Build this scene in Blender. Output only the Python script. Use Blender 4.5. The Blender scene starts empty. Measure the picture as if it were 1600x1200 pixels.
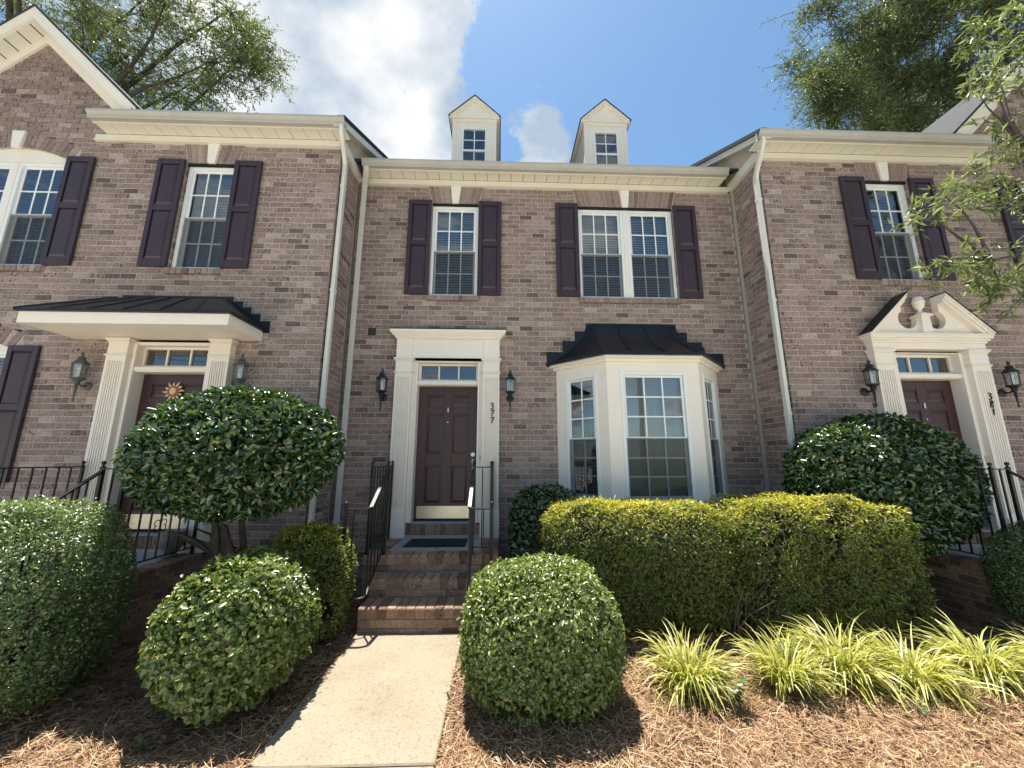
import bpy, bmesh, math, random
import numpy as np
from mathutils import Vector, Matrix

random.seed(7)
RNG = np.random.default_rng(11)
S = bpy.context.scene
COL = S.collection

# ------------------------------------------------------------------ camera
CAM = np.array([0.0, -5.681, 1.65])
FPX = 600.0
_p, _r, _y = [math.radians(a) for a in (11.06, 0.085, 1.867)]
_fwd = np.array([math.sin(_y)*math.cos(_p), math.cos(_y)*math.cos(_p), math.sin(_p)])
_rt = np.array([math.cos(_y), -math.sin(_y), 0.0])
_up = np.cross(_rt, _fwd)
CR = math.cos(_r)*_rt + math.sin(_r)*_up
CU = -math.sin(_r)*_rt + math.cos(_r)*_up
CF = _fwd
cd = bpy.data.cameras.new('camera')
cam = bpy.data.objects.new('camera', cd)
COL.objects.link(cam)
cd.sensor_width = 36.0
cd.lens = FPX/1600.0*36.0
cd.clip_start = 0.05
cd.clip_end = 3000
cam.matrix_world = Matrix(((CR[0], CU[0], -CF[0], CAM[0]), (CR[1], CU[1], -CF[1], CAM[1]),
                           (CR[2], CU[2], -CF[2], CAM[2]), (0, 0, 0, 1)))
S.camera = cam
S.render.resolution_x, S.render.resolution_y = 1024, 768


def proj(P):
    v = np.asarray(P, float) - CAM
    w = v @ CF
    return 800 + FPX*(v @ CR)/w, 600 - FPX*(v @ CU)/w, w


def at(px, py, Y):
    """world point on the vertical plane Y for a direction measured on the photograph"""
    d = (px-800)/FPX*CR - (py-600)/FPX*CU + CF
    return CAM + d*((Y-CAM[1])/d[1])


# ------------------------------------------------------------------ sky, sun, exposure
SUN = Vector((-0.11, 0.190, 0.975)).normalized()
EL = math.asin(SUN.z)
AZ = math.atan2(SUN.x, SUN.y)
wd = bpy.data.worlds.new('World')
S.world = wd
wd.use_nodes = True
nt = wd.node_tree
nt.nodes.clear()
N = nt.nodes.new


def lk(a, b):
    nt.links.new(a, b)


out = N('ShaderNodeOutputWorld')
bg = N('ShaderNodeBackground')
sky = N('ShaderNodeTexSky')
sky.sky_type = 'NISHITA'
sky.sun_disc = False
sky.sun_elevation = EL
sky.sun_rotation = AZ
sky.air_density = 1.0
sky.dust_density = 0.6
sky.ozone_density = 2.0
bg.inputs['Strength'].default_value = 0.078
tc = N('ShaderNodeTexCoord')


def vmath(op, a=None, b=None):
    n = N('ShaderNodeVectorMath')
    n.operation = op
    for i, v in enumerate((a, b)):
        if v is None:
            continue
        if isinstance(v, (tuple, list)):
            n.inputs[i].default_value = v
        else:
            lk(v, n.inputs[i])
    return n


def fmath(op, a=None, b=None, c=None, clamp=False):
    n = N('ShaderNodeMath')
    n.operation = op
    n.use_clamp = clamp
    for i, v in enumerate((a, b, c)):
        if v is None:
            continue
        if isinstance(v, (int, float)):
            n.inputs[i].default_value = v
        else:
            lk(v, n.inputs[i])
    return n.outputs[0]


dirv = tc.outputs['Generated']
sep = N('ShaderNodeSeparateXYZ')
lk(dirv, sep.inputs[0])
den = fmath('ADD', fmath('MAXIMUM', sep.outputs[2], 0.0), 0.25)
scl = vmath('SCALE', dirv)
lk(fmath('DIVIDE', 1.0, den), scl.inputs['Scale'])
ns = N('ShaderNodeTexNoise')
ns.inputs['Scale'].default_value = 3.6
ns.inputs['Detail'].default_value = 12
ns.inputs['Roughness'].default_value = 0.62
ns.inputs['Distortion'].default_value = 0.25
off = vmath('ADD', scl.outputs[0], (3.1, 1.7, 0.4))
lk(off.outputs[0], ns.inputs['Vector'])


def skydir(px, py):
    d = (px-800)/FPX*CR - (py-600)/FPX*CU + CF
    d = d/np.linalg.norm(d)
    return tuple(float(q) for q in d)


def bump(px, py, width, amp):
    """a cloud bank around a sky direction"""
    d = vmath('DISTANCE', dirv, skydir(px, py))
    t = fmath('DIVIDE', d.outputs['Value'], width)
    return fmath('MULTIPLY', fmath('POWER', 2.718, fmath('MULTIPLY', fmath('MULTIPLY', t, t), -1.0)), amp)


acc = fmath('MULTIPLY', fmath('SUBTRACT', ns.outputs['Fac'], 0.5), 3.0)
for (px, py, w_, a_) in ((560, 100, 0.20, 0.42), (420, 20, 0.25, 0.35), (640, 200, 0.12, 0.25), (850, 222, 0.080, 1.05),
                         (120, 40, 0.35, 0.25), (1020, 110, 0.20, -0.5), (1180, 60, 0.26, -0.5), (810, 60, 0.08, -0.25)):
    acc = fmath('ADD', acc, bump(px, py, w_, a_))
mr = N('ShaderNodeMapRange')
mr.interpolation_type = 'SMOOTHSTEP'
lk(acc, mr.inputs['Value'])
mr.inputs['From Min'].default_value = 0.02
mr.inputs['From Max'].default_value = 0.24
ns2 = N('ShaderNodeTexNoise')
ns2.inputs['Scale'].default_value = 5.0
ns2.inputs['Detail'].default_value = 6
off2 = vmath('ADD', scl.outputs[0], (7.3, 2.2, 1.0))
lk(off2.outputs[0], ns2.inputs['Vector'])
crmp = N('ShaderNodeValToRGB')
crmp.color_ramp.elements[0].position = 0.40
crmp.color_ramp.elements[0].color = (2.5, 3.1, 3.8, 1)
crmp.color_ramp.elements[1].position = 0.62
crmp.color_ramp.elements[1].color = (5.3, 5.35, 5.4, 1)
lk(ns2.outputs['Fac'], crmp.inputs['Fac'])
tint = N('ShaderNodeMix')
tint.data_type = 'RGBA'
tint.blend_type = 'MULTIPLY'
tint.inputs['Factor'].default_value = 1.0
lk(sky.outputs['Color'], tint.inputs['A'])
tint.inputs['B'].default_value = (0.84, 1.02, 1.03, 1)
mixc = N('ShaderNodeMix')
mixc.data_type = 'RGBA'
lk(mr.outputs['Result'], mixc.inputs['Factor'])
lk(tint.outputs['Result'], mixc.inputs['A'])
lk(crmp.outputs['Color'], mixc.inputs['B'])
lk(mixc.outputs['Result'], bg.inputs['Color'])
lk(bg.outputs[0], out.inputs['Surface'])

sl = bpy.data.lights.new('sun', 'SUN')
sl.energy = 4.8
sl.angle = math.radians(0.53)
sl.color = (1.0, 0.95, 0.87)
so = bpy.data.objects.new('sun', sl)
COL.objects.link(so)
so.rotation_mode = 'QUATERNION'
so.rotation_quaternion = (-SUN).to_track_quat('-Z', 'Y')
so.location = (0, 8, 30)
S.view_settings.view_transform = 'Standard'
S.view_settings.look = 'None'
S.view_settings.exposure = 1.3
S.view_settings.gamma = 1.0
S.view_settings.use_curve_mapping = False
S.cycles.max_bounces = 8
S.cycles.diffuse_bounces = 4
S.cycles.glossy_bounces = 3
S.cycles.transparent_max_bounces = 10
S.cycles.caustics_reflective = False
S.cycles.caustics_refractive = False

# ------------------------------------------------------------------ materials
M = {}


def newmat(name):
    m = bpy.data.materials.new(name)
    m.use_nodes = True
    t = m.node_tree
    b = t.nodes['Principled BSDF']
    M[name] = m
    return m, t, b


def nd(t, typ, **kw):
    n = t.nodes.new(typ)
    for k, v in kw.items():
        if k in n.inputs:
            n.inputs[k].default_value = v
        else:
            setattr(n, k, v)
    return n


def ramp(t, stops, interp='LINEAR'):
    n = t.nodes.new('ShaderNodeValToRGB')
    cr = n.color_ramp
    cr.interpolation = interp
    while len(cr.elements) < len(stops):
        cr.elements.new(0.5)
    for e, (p, c) in zip(cr.elements, stops):
        e.position = p
        e.color = (*c, 1) if len(c) == 3 else c
    return n


def paint(name, col, rough=0.5, var=0.12, scale=3.0, bumpd=0.0, bscale=60.0, metal=0.0, spec=0.5, dirt=0.0, streak=False):
    """painted or plain surface with weather-uneven tone and fine relief"""
    m, t, b = newmat(name)
    geo = nd(t, 'ShaderNodeNewGeometry')
    n1 = nd(t, 'ShaderNodeTexNoise', Scale=scale, Detail=5.0, Roughness=0.6)
    if streak:
        mp = nd(t, 'ShaderNodeMapping')
        mp.inputs['Scale'].default_value = (1, 1, 0.12)
        t.links.new(geo.outputs['Position'], mp.inputs['Vector'])
        t.links.new(mp.outputs[0], n1.inputs['Vector'])
    else:
        t.links.new(geo.outputs['Position'], n1.inputs['Vector'])
    lo = tuple(c*(1-var) for c in col)
    hi = tuple(min(1, c*(1+var)) for c in col)
    r = ramp(t, [(0.3, lo), (0.7, hi)])
    t.links.new(n1.outputs['Fac'], r.inputs['Fac'])
    colo = r.outputs['Color']
    if dirt:
        n2 = nd(t, 'ShaderNodeTexNoise', Scale=scale*4.3, Detail=8.0, Roughness=0.7)
        t.links.new(geo.outputs['Position'], n2.inputs['Vector'])
        r2 = ramp(t, [(0.50, (0, 0, 0)), (0.75, (1, 1, 1))])
        t.links.new(n2.outputs['Fac'], r2.inputs['Fac'])
        mx = nd(t, 'ShaderNodeMix', data_type='RGBA')
        f = nd(t, 'ShaderNodeMath', operation='MULTIPLY')
        f.inputs[1].default_value = dirt
        t.links.new(r2.outputs['Color'], f.inputs[0])
        t.links.new(f.outputs[0], mx.inputs['Factor'])
        t.links.new(colo, mx.inputs['A'])
        mx.inputs['B'].default_value = (col[0]*0.45, col[1]*0.42, col[2]*0.38, 1)
        colo = mx.outputs['Result']
    t.links.new(colo, b.inputs['Base Color'])
    b.inputs['Roughness'].default_value = rough
    b.inputs['Metallic'].default_value = metal
    b.inputs['Specular IOR Level'].default_value = spec
    if bumpd:
        n3 = nd(t, 'ShaderNodeTexNoise', Scale=bscale, Detail=4.0)
        t.links.new(geo.outputs['Position'], n3.inputs['Vector'])
        bp = nd(t, 'ShaderNodeBump', Strength=0.6, Distance=bumpd)
        t.links.new(n3.outputs['Fac'], bp.inputs['Height'])
        t.links.new(bp.outputs[0], b.inputs['Normal'])
    return m


def brickmat(name, stops, chalk=0.5):
    m, t, b = newmat(name)
    geo = nd(t, 'ShaderNodeNewGeometry')
    oi = nd(t, 'ShaderNodeObjectInfo')
    ad = nd(t, 'ShaderNodeMath', operation='ADD')
    t.links.new(geo.outputs['Random Per Island'], ad.inputs[0])
    t.links.new(oi.outputs['Random'], ad.inputs[1])
    fr = nd(t, 'ShaderNodeMath', operation='FRACT')
    t.links.new(ad.outputs[0], fr.inputs[0])
    r = ramp(t, stops)
    t.links.new(fr.outputs[0], r.inputs['Fac'])
    # mottling inside each brick
    n1 = nd(t, 'ShaderNodeTexNoise', Scale=34.0, Detail=6.0, Roughness=0.7)
    t.links.new(geo.outputs['Position'], n1.inputs['Vector'])
    r1 = ramp(t, [(0.30, (0.42, 0.42, 0.44)), (0.46, (0.92, 0.92, 0.92)), (0.56, (1.08, 1.08, 1.08)), (0.72, (1.6, 1.58, 1.55))])
    t.links.new(n1.outputs['Fac'], r1.inputs['Fac'])
    mx = nd(t, 'ShaderNodeMix', data_type='RGBA', blend_type='MULTIPLY')
    mx.inputs['Factor'].default_value = 1.0
    t.links.new(r.outputs['Color'], mx.inputs['A'])
    t.links.new(r1.outputs['Color'], mx.inputs['B'])
    # lime smears on some bricks
    n2 = nd(t, 'ShaderNodeTexNoise', Scale=26.0, Detail=7.0, Roughness=0.75, Distortion=0.6)
    t.links.new(geo.outputs['Position'], n2.inputs['Vector'])
    r2 = ramp(t, [(0.52, (0, 0, 0)), (0.62, (1, 1, 1))])
    t.links.new(n2.outputs['Fac'], r2.inputs['Fac'])
    m7 = nd(t, 'ShaderNodeMath', operation='MULTIPLY')
    m7.inputs[1].default_value = 7.31
    t.links.new(fr.outputs[0], m7.inputs[0])
    f7 = nd(t, 'ShaderNodeMath', operation='FRACT')
    t.links.new(m7.outputs[0], f7.inputs[0])
    p7 = nd(t, 'ShaderNodeMath', operation='POWER')
    p7.inputs[1].default_value = 1.6
    t.links.new(f7.outputs[0], p7.inputs[0])
    a2 = nd(t, 'ShaderNodeMath', operation='MULTIPLY')
    t.links.new(r2.outputs['Color'], a2.inputs[0])
    t.links.new(p7.outputs[0], a2.inputs[1])
    a3 = nd(t, 'ShaderNodeMath', operation='MULTIPLY')
    a3.inputs[1].default_value = chalk
    t.links.new(a2.outputs[0], a3.inputs[0])
    mx2 = nd(t, 'ShaderNodeMix', data_type='RGBA')
    t.links.new(a3.outputs[0], mx2.inputs['Factor'])
    t.links.new(mx.outputs['Result'], mx2.inputs['A'])
    mx2.inputs['B'].default_value = (0.50, 0.43, 0.38, 1)
    # sparse black flashing specks
    n4 = nd(t, 'ShaderNodeTexNoise', Scale=48.0, Detail=4.0, Roughness=0.6)
    t.links.new(geo.outputs['Position'], n4.inputs['Vector'])
    r4 = ramp(t, [(0.54, (0, 0, 0)), (0.62, (1, 1, 1))])
    t.links.new(n4.outputs['Fac'], r4.inputs['Fac'])
    g4 = nd(t, 'ShaderNodeMath', operation='GREATER_THAN')
    g4.inputs[1].default_value = 0.80
    m13 = nd(t, 'ShaderNodeMath', operation='MULTIPLY')
    m13.inputs[1].default_value = 13.7
    t.links.new(fr.outputs[0], m13.inputs[0])
    f13 = nd(t, 'ShaderNodeMath', operation='FRACT')
    t.links.new(m13.outputs[0], f13.inputs[0])
    t.links.new(f13.outputs[0], g4.inputs[0])
    a4 = nd(t, 'ShaderNodeMath', operation='MULTIPLY')
    t.links.new(r4.outputs['Color'], a4.inputs[0])
    t.links.new(g4.outputs[0], a4.inputs[1])
    mx3 = nd(t, 'ShaderNodeMix', data_type='RGBA')
    t.links.new(a4.outputs[0], mx3.inputs['Factor'])
    t.links.new(mx2.outputs['Result'], mx3.inputs['A'])
    mx3.inputs['B'].default_value = (0.035, 0.03, 0.03, 1)
    t.links.new(mx3.outputs['Result'], b.inputs['Base Color'])
    b.inputs['Roughness'].default_value = 0.88
    b.inputs['Specular IOR Level'].default_value = 0.25
    bp = nd(t, 'ShaderNodeBump', Strength=0.8, Distance=0.006)
    t.links.new(n1.outputs['Fac'], bp.inputs['Height'])
    t.links.new(bp.outputs[0], b.inputs['Normal'])
    return m


brickmat('brick', [(0.0, (0.12, 0.088, 0.078)), (0.04, (0.16, 0.112, 0.097)), (0.08, (0.240, 0.165, 0.141)), (0.45, (0.275, 0.193, 0.166)),
                   (0.75, (0.308, 0.220, 0.190)), (0.93, (0.35, 0.258, 0.223)), (1.0, (0.42, 0.33, 0.29))], chalk=0.62)
brickmat('stoop_brick', [(0.0, (0.12, 0.074, 0.053)), (0.15, (0.21, 0.128, 0.088)), (0.6, (0.28, 0.175, 0.120)),
                         (1.0, (0.37, 0.245, 0.170))], chalk=0.35)
paint('mortar', (0.47, 0.405, 0.35), 0.95, 0.14, 6.0, 0.003, 120.0, spec=0.2, dirt=0.25)
paint('trim', (0.83, 0.745, 0.645), 0.55, 0.04, 1.6, 0.0008, 40.0, dirt=0.10, streak=True)
paint('eave_paint', (0.73, 0.685, 0.585), 0.5, 0.04, 1.2, dirt=0.12, streak=True)
paint('gutter_paint', (0.43, 0.395, 0.345), 0.35, 0.06, 2.0, dirt=0.22)
paint('downspout_paint', (0.66, 0.645, 0.58), 0.4, 0.05, 2.0, dirt=0.18, streak=True)
paint('white_vinyl', (0.80, 0.80, 0.78), 0.35, 0.03, 2.0, dirt=0.05)
paint('siding', (0.50, 0.44, 0.37), 0.6, 0.05, 2.0, dirt=0.1)
paint('shutter_paint', (0.040, 0.020, 0.026), 0.42, 0.15, 3.0, 0.0006, 90.0, dirt=0.2)
paint('door_paint', (0.058, 0.021, 0.021), 0.38, 0.08, 2.0, 0.0004, 70.0)
paint('black_metal', (0.008, 0.010, 0.015), 0.36, 0.3, 2.5, 0.001, 8.0, metal=0.0, spec=0.32, dirt=0.05)
paint('iron', (0.013, 0.013, 0.014), 0.42, 0.3, 20.0, 0.0008, 150.0, metal=0.2)
paint('lantern_black', (0.014, 0.015, 0.016), 0.5, 0.3, 20.0)
paint('lantern_patina', (0.085, 0.095, 0.085), 0.55, 0.35, 25.0, dirt=0.3)
paint('steel_plate', (0.50, 0.46, 0.38), 0.32, 0.08, 4.0, metal=1.0)
paint('chrome', (0.55, 0.55, 0.55), 0.18, 0.03, 5.0, metal=1.0)
paint('dark_gap', (0.010, 0.010, 0.010), 0.9, 0.2)
paint('vent_brown', (0.035, 0.028, 0.026), 0.6, 0.2, 10.0)
paint('shingle', (0.032, 0.033, 0.038), 0.9, 0.35, 14.0, 0.004, 60.0, dirt=0.2)
paint('bluestone', (0.30, 0.315, 0.31), 0.75, 0.15, 3.0, 0.002, 50.0, dirt=0.25)
paint('rubber', (0.012, 0.012, 0.013), 0.8, 0.3, 30.0, 0.003, 120.0)
paint('bark', (0.085, 0.064, 0.048), 0.9, 0.35, 9.0, 0.012, 30.0)
paint('twig', (0.17, 0.13, 0.10), 0.85, 0.3, 20.0, 0.003, 60.0)
paint('bounce_concrete', (0.56, 0.525, 0.465), 0.9, 0.15, 2.0, 0.004, 90.0, dirt=0.2)  # unseen paving, made pale to bounce sunlight onto the facade
paint('kerb_concrete', (0.36, 0.34, 0.31), 0.85, 0.12, 3.0, 0.002, 80.0, dirt=0.2)
paint('lawn', (0.045, 0.075, 0.022), 0.9, 0.35, 0.8, 0.01, 20.0)
paint('soil', (0.10, 0.060, 0.038), 0.95, 0.4, 7.0, 0.02, 25.0, dirt=0.4)
paint('blind_white', (0.85, 0.85, 0.83), 0.55, 0.03)
paint('room_dark', (0.035, 0.033, 0.03), 0.9, 0.1)
paint('pole_wood', (0.12, 0.095, 0.075), 0.9, 0.3, 3.0)
paint('ceramic', (0.16, 0.15, 0.14), 0.5, 0.2, 8.0)
paint('sun_gold', (0.62, 0.46, 0.22), 0.45, 0.15, 20.0)
paint('sun_red', (0.35, 0.09, 0.06), 0.5, 0.3, 40.0)
paint('bulb', (0.75, 0.72, 0.65), 0.4, 0.05)

# exposed-aggregate concrete
m, t, b = newmat('walk_concrete')
geo = nd(t, 'ShaderNodeNewGeometry')
n1 = nd(t, 'ShaderNodeTexNoise', Scale=1.6, Detail=5.0)
n2 = nd(t, 'ShaderNodeTexVoronoi', Scale=95.0)
n3 = nd(t, 'ShaderNodeTexNoise', Scale=70.0, Detail=3.0)
for n in (n1, n2, n3):
    t.links.new(geo.outputs['Position'], n.inputs['Vector'])
r1 = ramp(t, [(0.3, (0.215, 0.18, 0.125)), (0.7, (0.28, 0.238, 0.17))])
t.links.new(n1.outputs['Fac'], r1.inputs['Fac'])
r2 = ramp(t, [(0.0, (0.55, 0.5, 0.45)), (0.35, (1, 1, 1)), (1.0, (1.12, 1.12, 1.12))])
t.links.new(n2.outputs['Color'], r2.inputs['Fac'])
mx = nd(t, 'ShaderNodeMix', data_type='RGBA', blend_type='MULTIPLY')
mx.inputs['Factor'].default_value = 0.8
t.links.new(r1.outputs['Color'], mx.inputs['A'])
t.links.new(r2.outputs['Color'], mx.inputs['B'])
t.links.new(mx.outputs['Result'], b.inputs['Base Color'])
b.inputs['Roughness'].default_value = 0.9
bp = nd(t, 'ShaderNodeBump', Strength=0.6, Distance=0.004)
t.links.new(n3.outputs['Fac'], bp.inputs['Height'])
t.links.new(bp.outputs[0], b.inputs['Normal'])

# window glass: thin double glazing, clear with mirror-like sky reflection
m, t, b = newmat('glass')
t.nodes.remove(b)
o = t.nodes['Material Output']
tr = nd(t, 'ShaderNodeBsdfTransparent')
tr.inputs['Color'].default_value = (0.90, 0.93, 0.92, 1)
gl = nd(t, 'ShaderNodeBsdfGlossy')
gl.inputs['Roughness'].default_value = 0.012
gl.inputs['Color'].default_value = (0.95, 0.97, 1.0, 1)
fz = nd(t, 'ShaderNodeFresnel')
fz.inputs['IOR'].default_value = 2.35
gn = nd(t, 'ShaderNodeNewGeometry')
nn = nd(t, 'ShaderNodeTexNoise', Scale=1.7, Detail=1.0)
t.links.new(gn.outputs['Position'], nn.inputs['Vector'])
bp = nd(t, 'ShaderNodeBump', Strength=0.12, Distance=0.01)
t.links.new(nn.outputs['Fac'], bp.inputs['Height'])
t.links.new(bp.outputs[0], gl.inputs['Normal'])
ms = nd(t, 'ShaderNodeMixShader')
t.links.new(fz.outputs[0], ms.inputs[0])
t.links.new(tr.outputs[0], ms.inputs[1])
t.links.new(gl.outputs[0], ms.inputs[2])
t.links.new(ms.outputs[0], o.inputs['Surface'])

m, t, b = newmat('insect_screen')
o = t.nodes['Material Output']
tr = nd(t, 'ShaderNodeBsdfTransparent')
b.inputs['Base Color'].default_value = (0.03, 0.032, 0.035, 1)
b.inputs['Roughness'].default_value = 0.7
ms = nd(t, 'ShaderNodeMixShader')
ms.inputs[0].default_value = 0.50
t.links.new(tr.outputs[0], ms.inputs[1])
t.links.new(b.outputs[0], ms.inputs[2])
t.links.new(ms.outputs[0], o.inputs['Surface'])

m, t, b = newmat('lantern_glass')
o = t.nodes['Material Output']
tr = nd(t, 'ShaderNodeBsdfTransparent')
tr.inputs['Color'].default_value = (0.85, 0.87, 0.86, 1)
gl = nd(t, 'ShaderNodeBsdfGlossy')
gl.inputs['Roughness'].default_value = 0.05
ms = nd(t, 'ShaderNodeMixShader')
ms.inputs[0].default_value = 0.22
t.links.new(tr.outputs[0], ms.inputs[1])
t.links.new(gl.outputs[0], ms.inputs[2])
t.links.new(ms.outputs[0], o.inputs['Surface'])


def leafmat(name, stops, rough=0.4, trans=0.3, tcol=None, spec=0.5, attr=False):
    m, t, b = newmat(name)
    o = t.nodes['Material Output']
    geo = nd(t, 'ShaderNodeNewGeometry')
    r = ramp(t, stops)
    if attr:
        at_ = nd(t, 'ShaderNodeAttribute', attribute_name='growth')
        t.links.new(at_.outputs['Fac'], r.inputs['Fac'])
    else:
        t.links.new(geo.outputs['Random Per Island'], r.inputs['Fac'])
    t.links.new(r.outputs['Color'], b.inputs['Base Color'])
    b.inputs['Roughness'].default_value = rough
    b.inputs['Specular IOR Level'].default_value = spec
    tl = nd(t, 'ShaderNodeBsdfTranslucent')
    br = nd(t, 'ShaderNodeMix', data_type='RGBA', blend_type='MULTIPLY')
    br.inputs['Factor'].default_value = 1.0
    t.links.new(r.outputs['Color'], br.inputs['A'])
    br.inputs['B'].default_value = (*(tcol or (1.5, 1.6, 0.8)), 1)
    t.links.new(br.outputs['Result'], tl.inputs['Color'])
    ms = nd(t, 'ShaderNodeMixShader')
    ms.inputs[0].default_value = trans
    t.links.new(b.outputs[0], ms.inputs[1])
    t.links.new(tl.outputs[0], ms.inputs[2])
    t.links.new(ms.outputs[0], o.inputs['Surface'])
    return m


leafmat('leaf_camellia', [(0.0, (0.020, 0.046, 0.014)), (0.6, (0.045, 0.088, 0.024)), (0.88, (0.085, 0.145, 0.034)), (0.97, (0.15, 0.20, 0.05)), (1.0, (0.24, 0.15, 0.07))], 0.24, 0.18, spec=1.0)
leafmat('leaf_holly', [(0.0, (0.075, 0.115, 0.026)), (0.5, (0.135, 0.185, 0.042)), (0.85, (0.215, 0.255, 0.07)), (0.96, (0.29, 0.30, 0.10)), (1.0, (0.26, 0.17, 0.09))], 0.30, 0.32, spec=0.7)
leafmat('leaf_box', [(0.0, (0.06, 0.095, 0.03)), (0.5, (0.11, 0.165, 0.05)), (0.9, (0.18, 0.235, 0.08)), (1.0, (0.24, 0.24, 0.11))], 0.32, 0.30, spec=0.7)
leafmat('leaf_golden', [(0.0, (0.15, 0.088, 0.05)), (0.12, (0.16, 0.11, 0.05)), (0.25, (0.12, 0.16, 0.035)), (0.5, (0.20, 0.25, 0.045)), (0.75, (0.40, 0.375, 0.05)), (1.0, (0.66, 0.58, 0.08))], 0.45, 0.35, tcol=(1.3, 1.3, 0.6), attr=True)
leafmat('leaf_liriope', [(0.0, (0.20, 0.23, 0.045)), (0.4, (0.39, 0.39, 0.075)), (0.8, (0.56, 0.53, 0.17)), (1.0, (0.70, 0.66, 0.40))], 0.4, 0.35, tcol=(1.2, 1.25, 0.7))
leafmat('leaf_oak', [(0.0, (0.07, 0.10, 0.04)), (0.6, (0.14, 0.175, 0.065)), (1.0, (0.26, 0.28, 0.12))], 0.42, 0.34, tcol=(1.3, 1.35, 0.8))
leafmat('leaf_oak_near', [(0.0, (0.11, 0.15, 0.055)), (0.6, (0.19, 0.23, 0.09)), (1.0, (0.32, 0.34, 0.17))], 0.40, 0.32, spec=0.7, tcol=(1.3, 1.35, 0.8))
leafmat('straw', [(0.0, (0.13, 0.066, 0.034)), (0.35, (0.30, 0.17, 0.085)), (0.75, (0.47, 0.30, 0.165)), (1.0, (0.66, 0.50, 0.32))], 0.7, 0.1, tcol=(1, 1, 1), spec=0.3)
leafmat('dead_leaf', [(0.0, (0.14, 0.080, 0.045)), (0.6, (0.28, 0.17, 0.10)), (1.0, (0.44, 0.31, 0.20))], 0.6, 0.15, tcol=(1, 1, 1))


# ------------------------------------------------------------------ mesh helpers
class Fr:
    """a wall frame: u along the wall, d outward, z up"""
    def __init__(s, O, U, Nn):
        s.O, s.U, s.N = Vector(O), Vector(U).normalized(), Vector(Nn).normalized()

    def pt(s, u, d, z):
        return s.O + s.U*u + s.N*d + Vector((0, 0, z))


def front(Y):
    return Fr((0, Y, 0), (1, 0, 0), (0, -1, 0))


WORLD = Fr((0, 0, 0), (1, 0, 0), (0, -1, 0))


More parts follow.
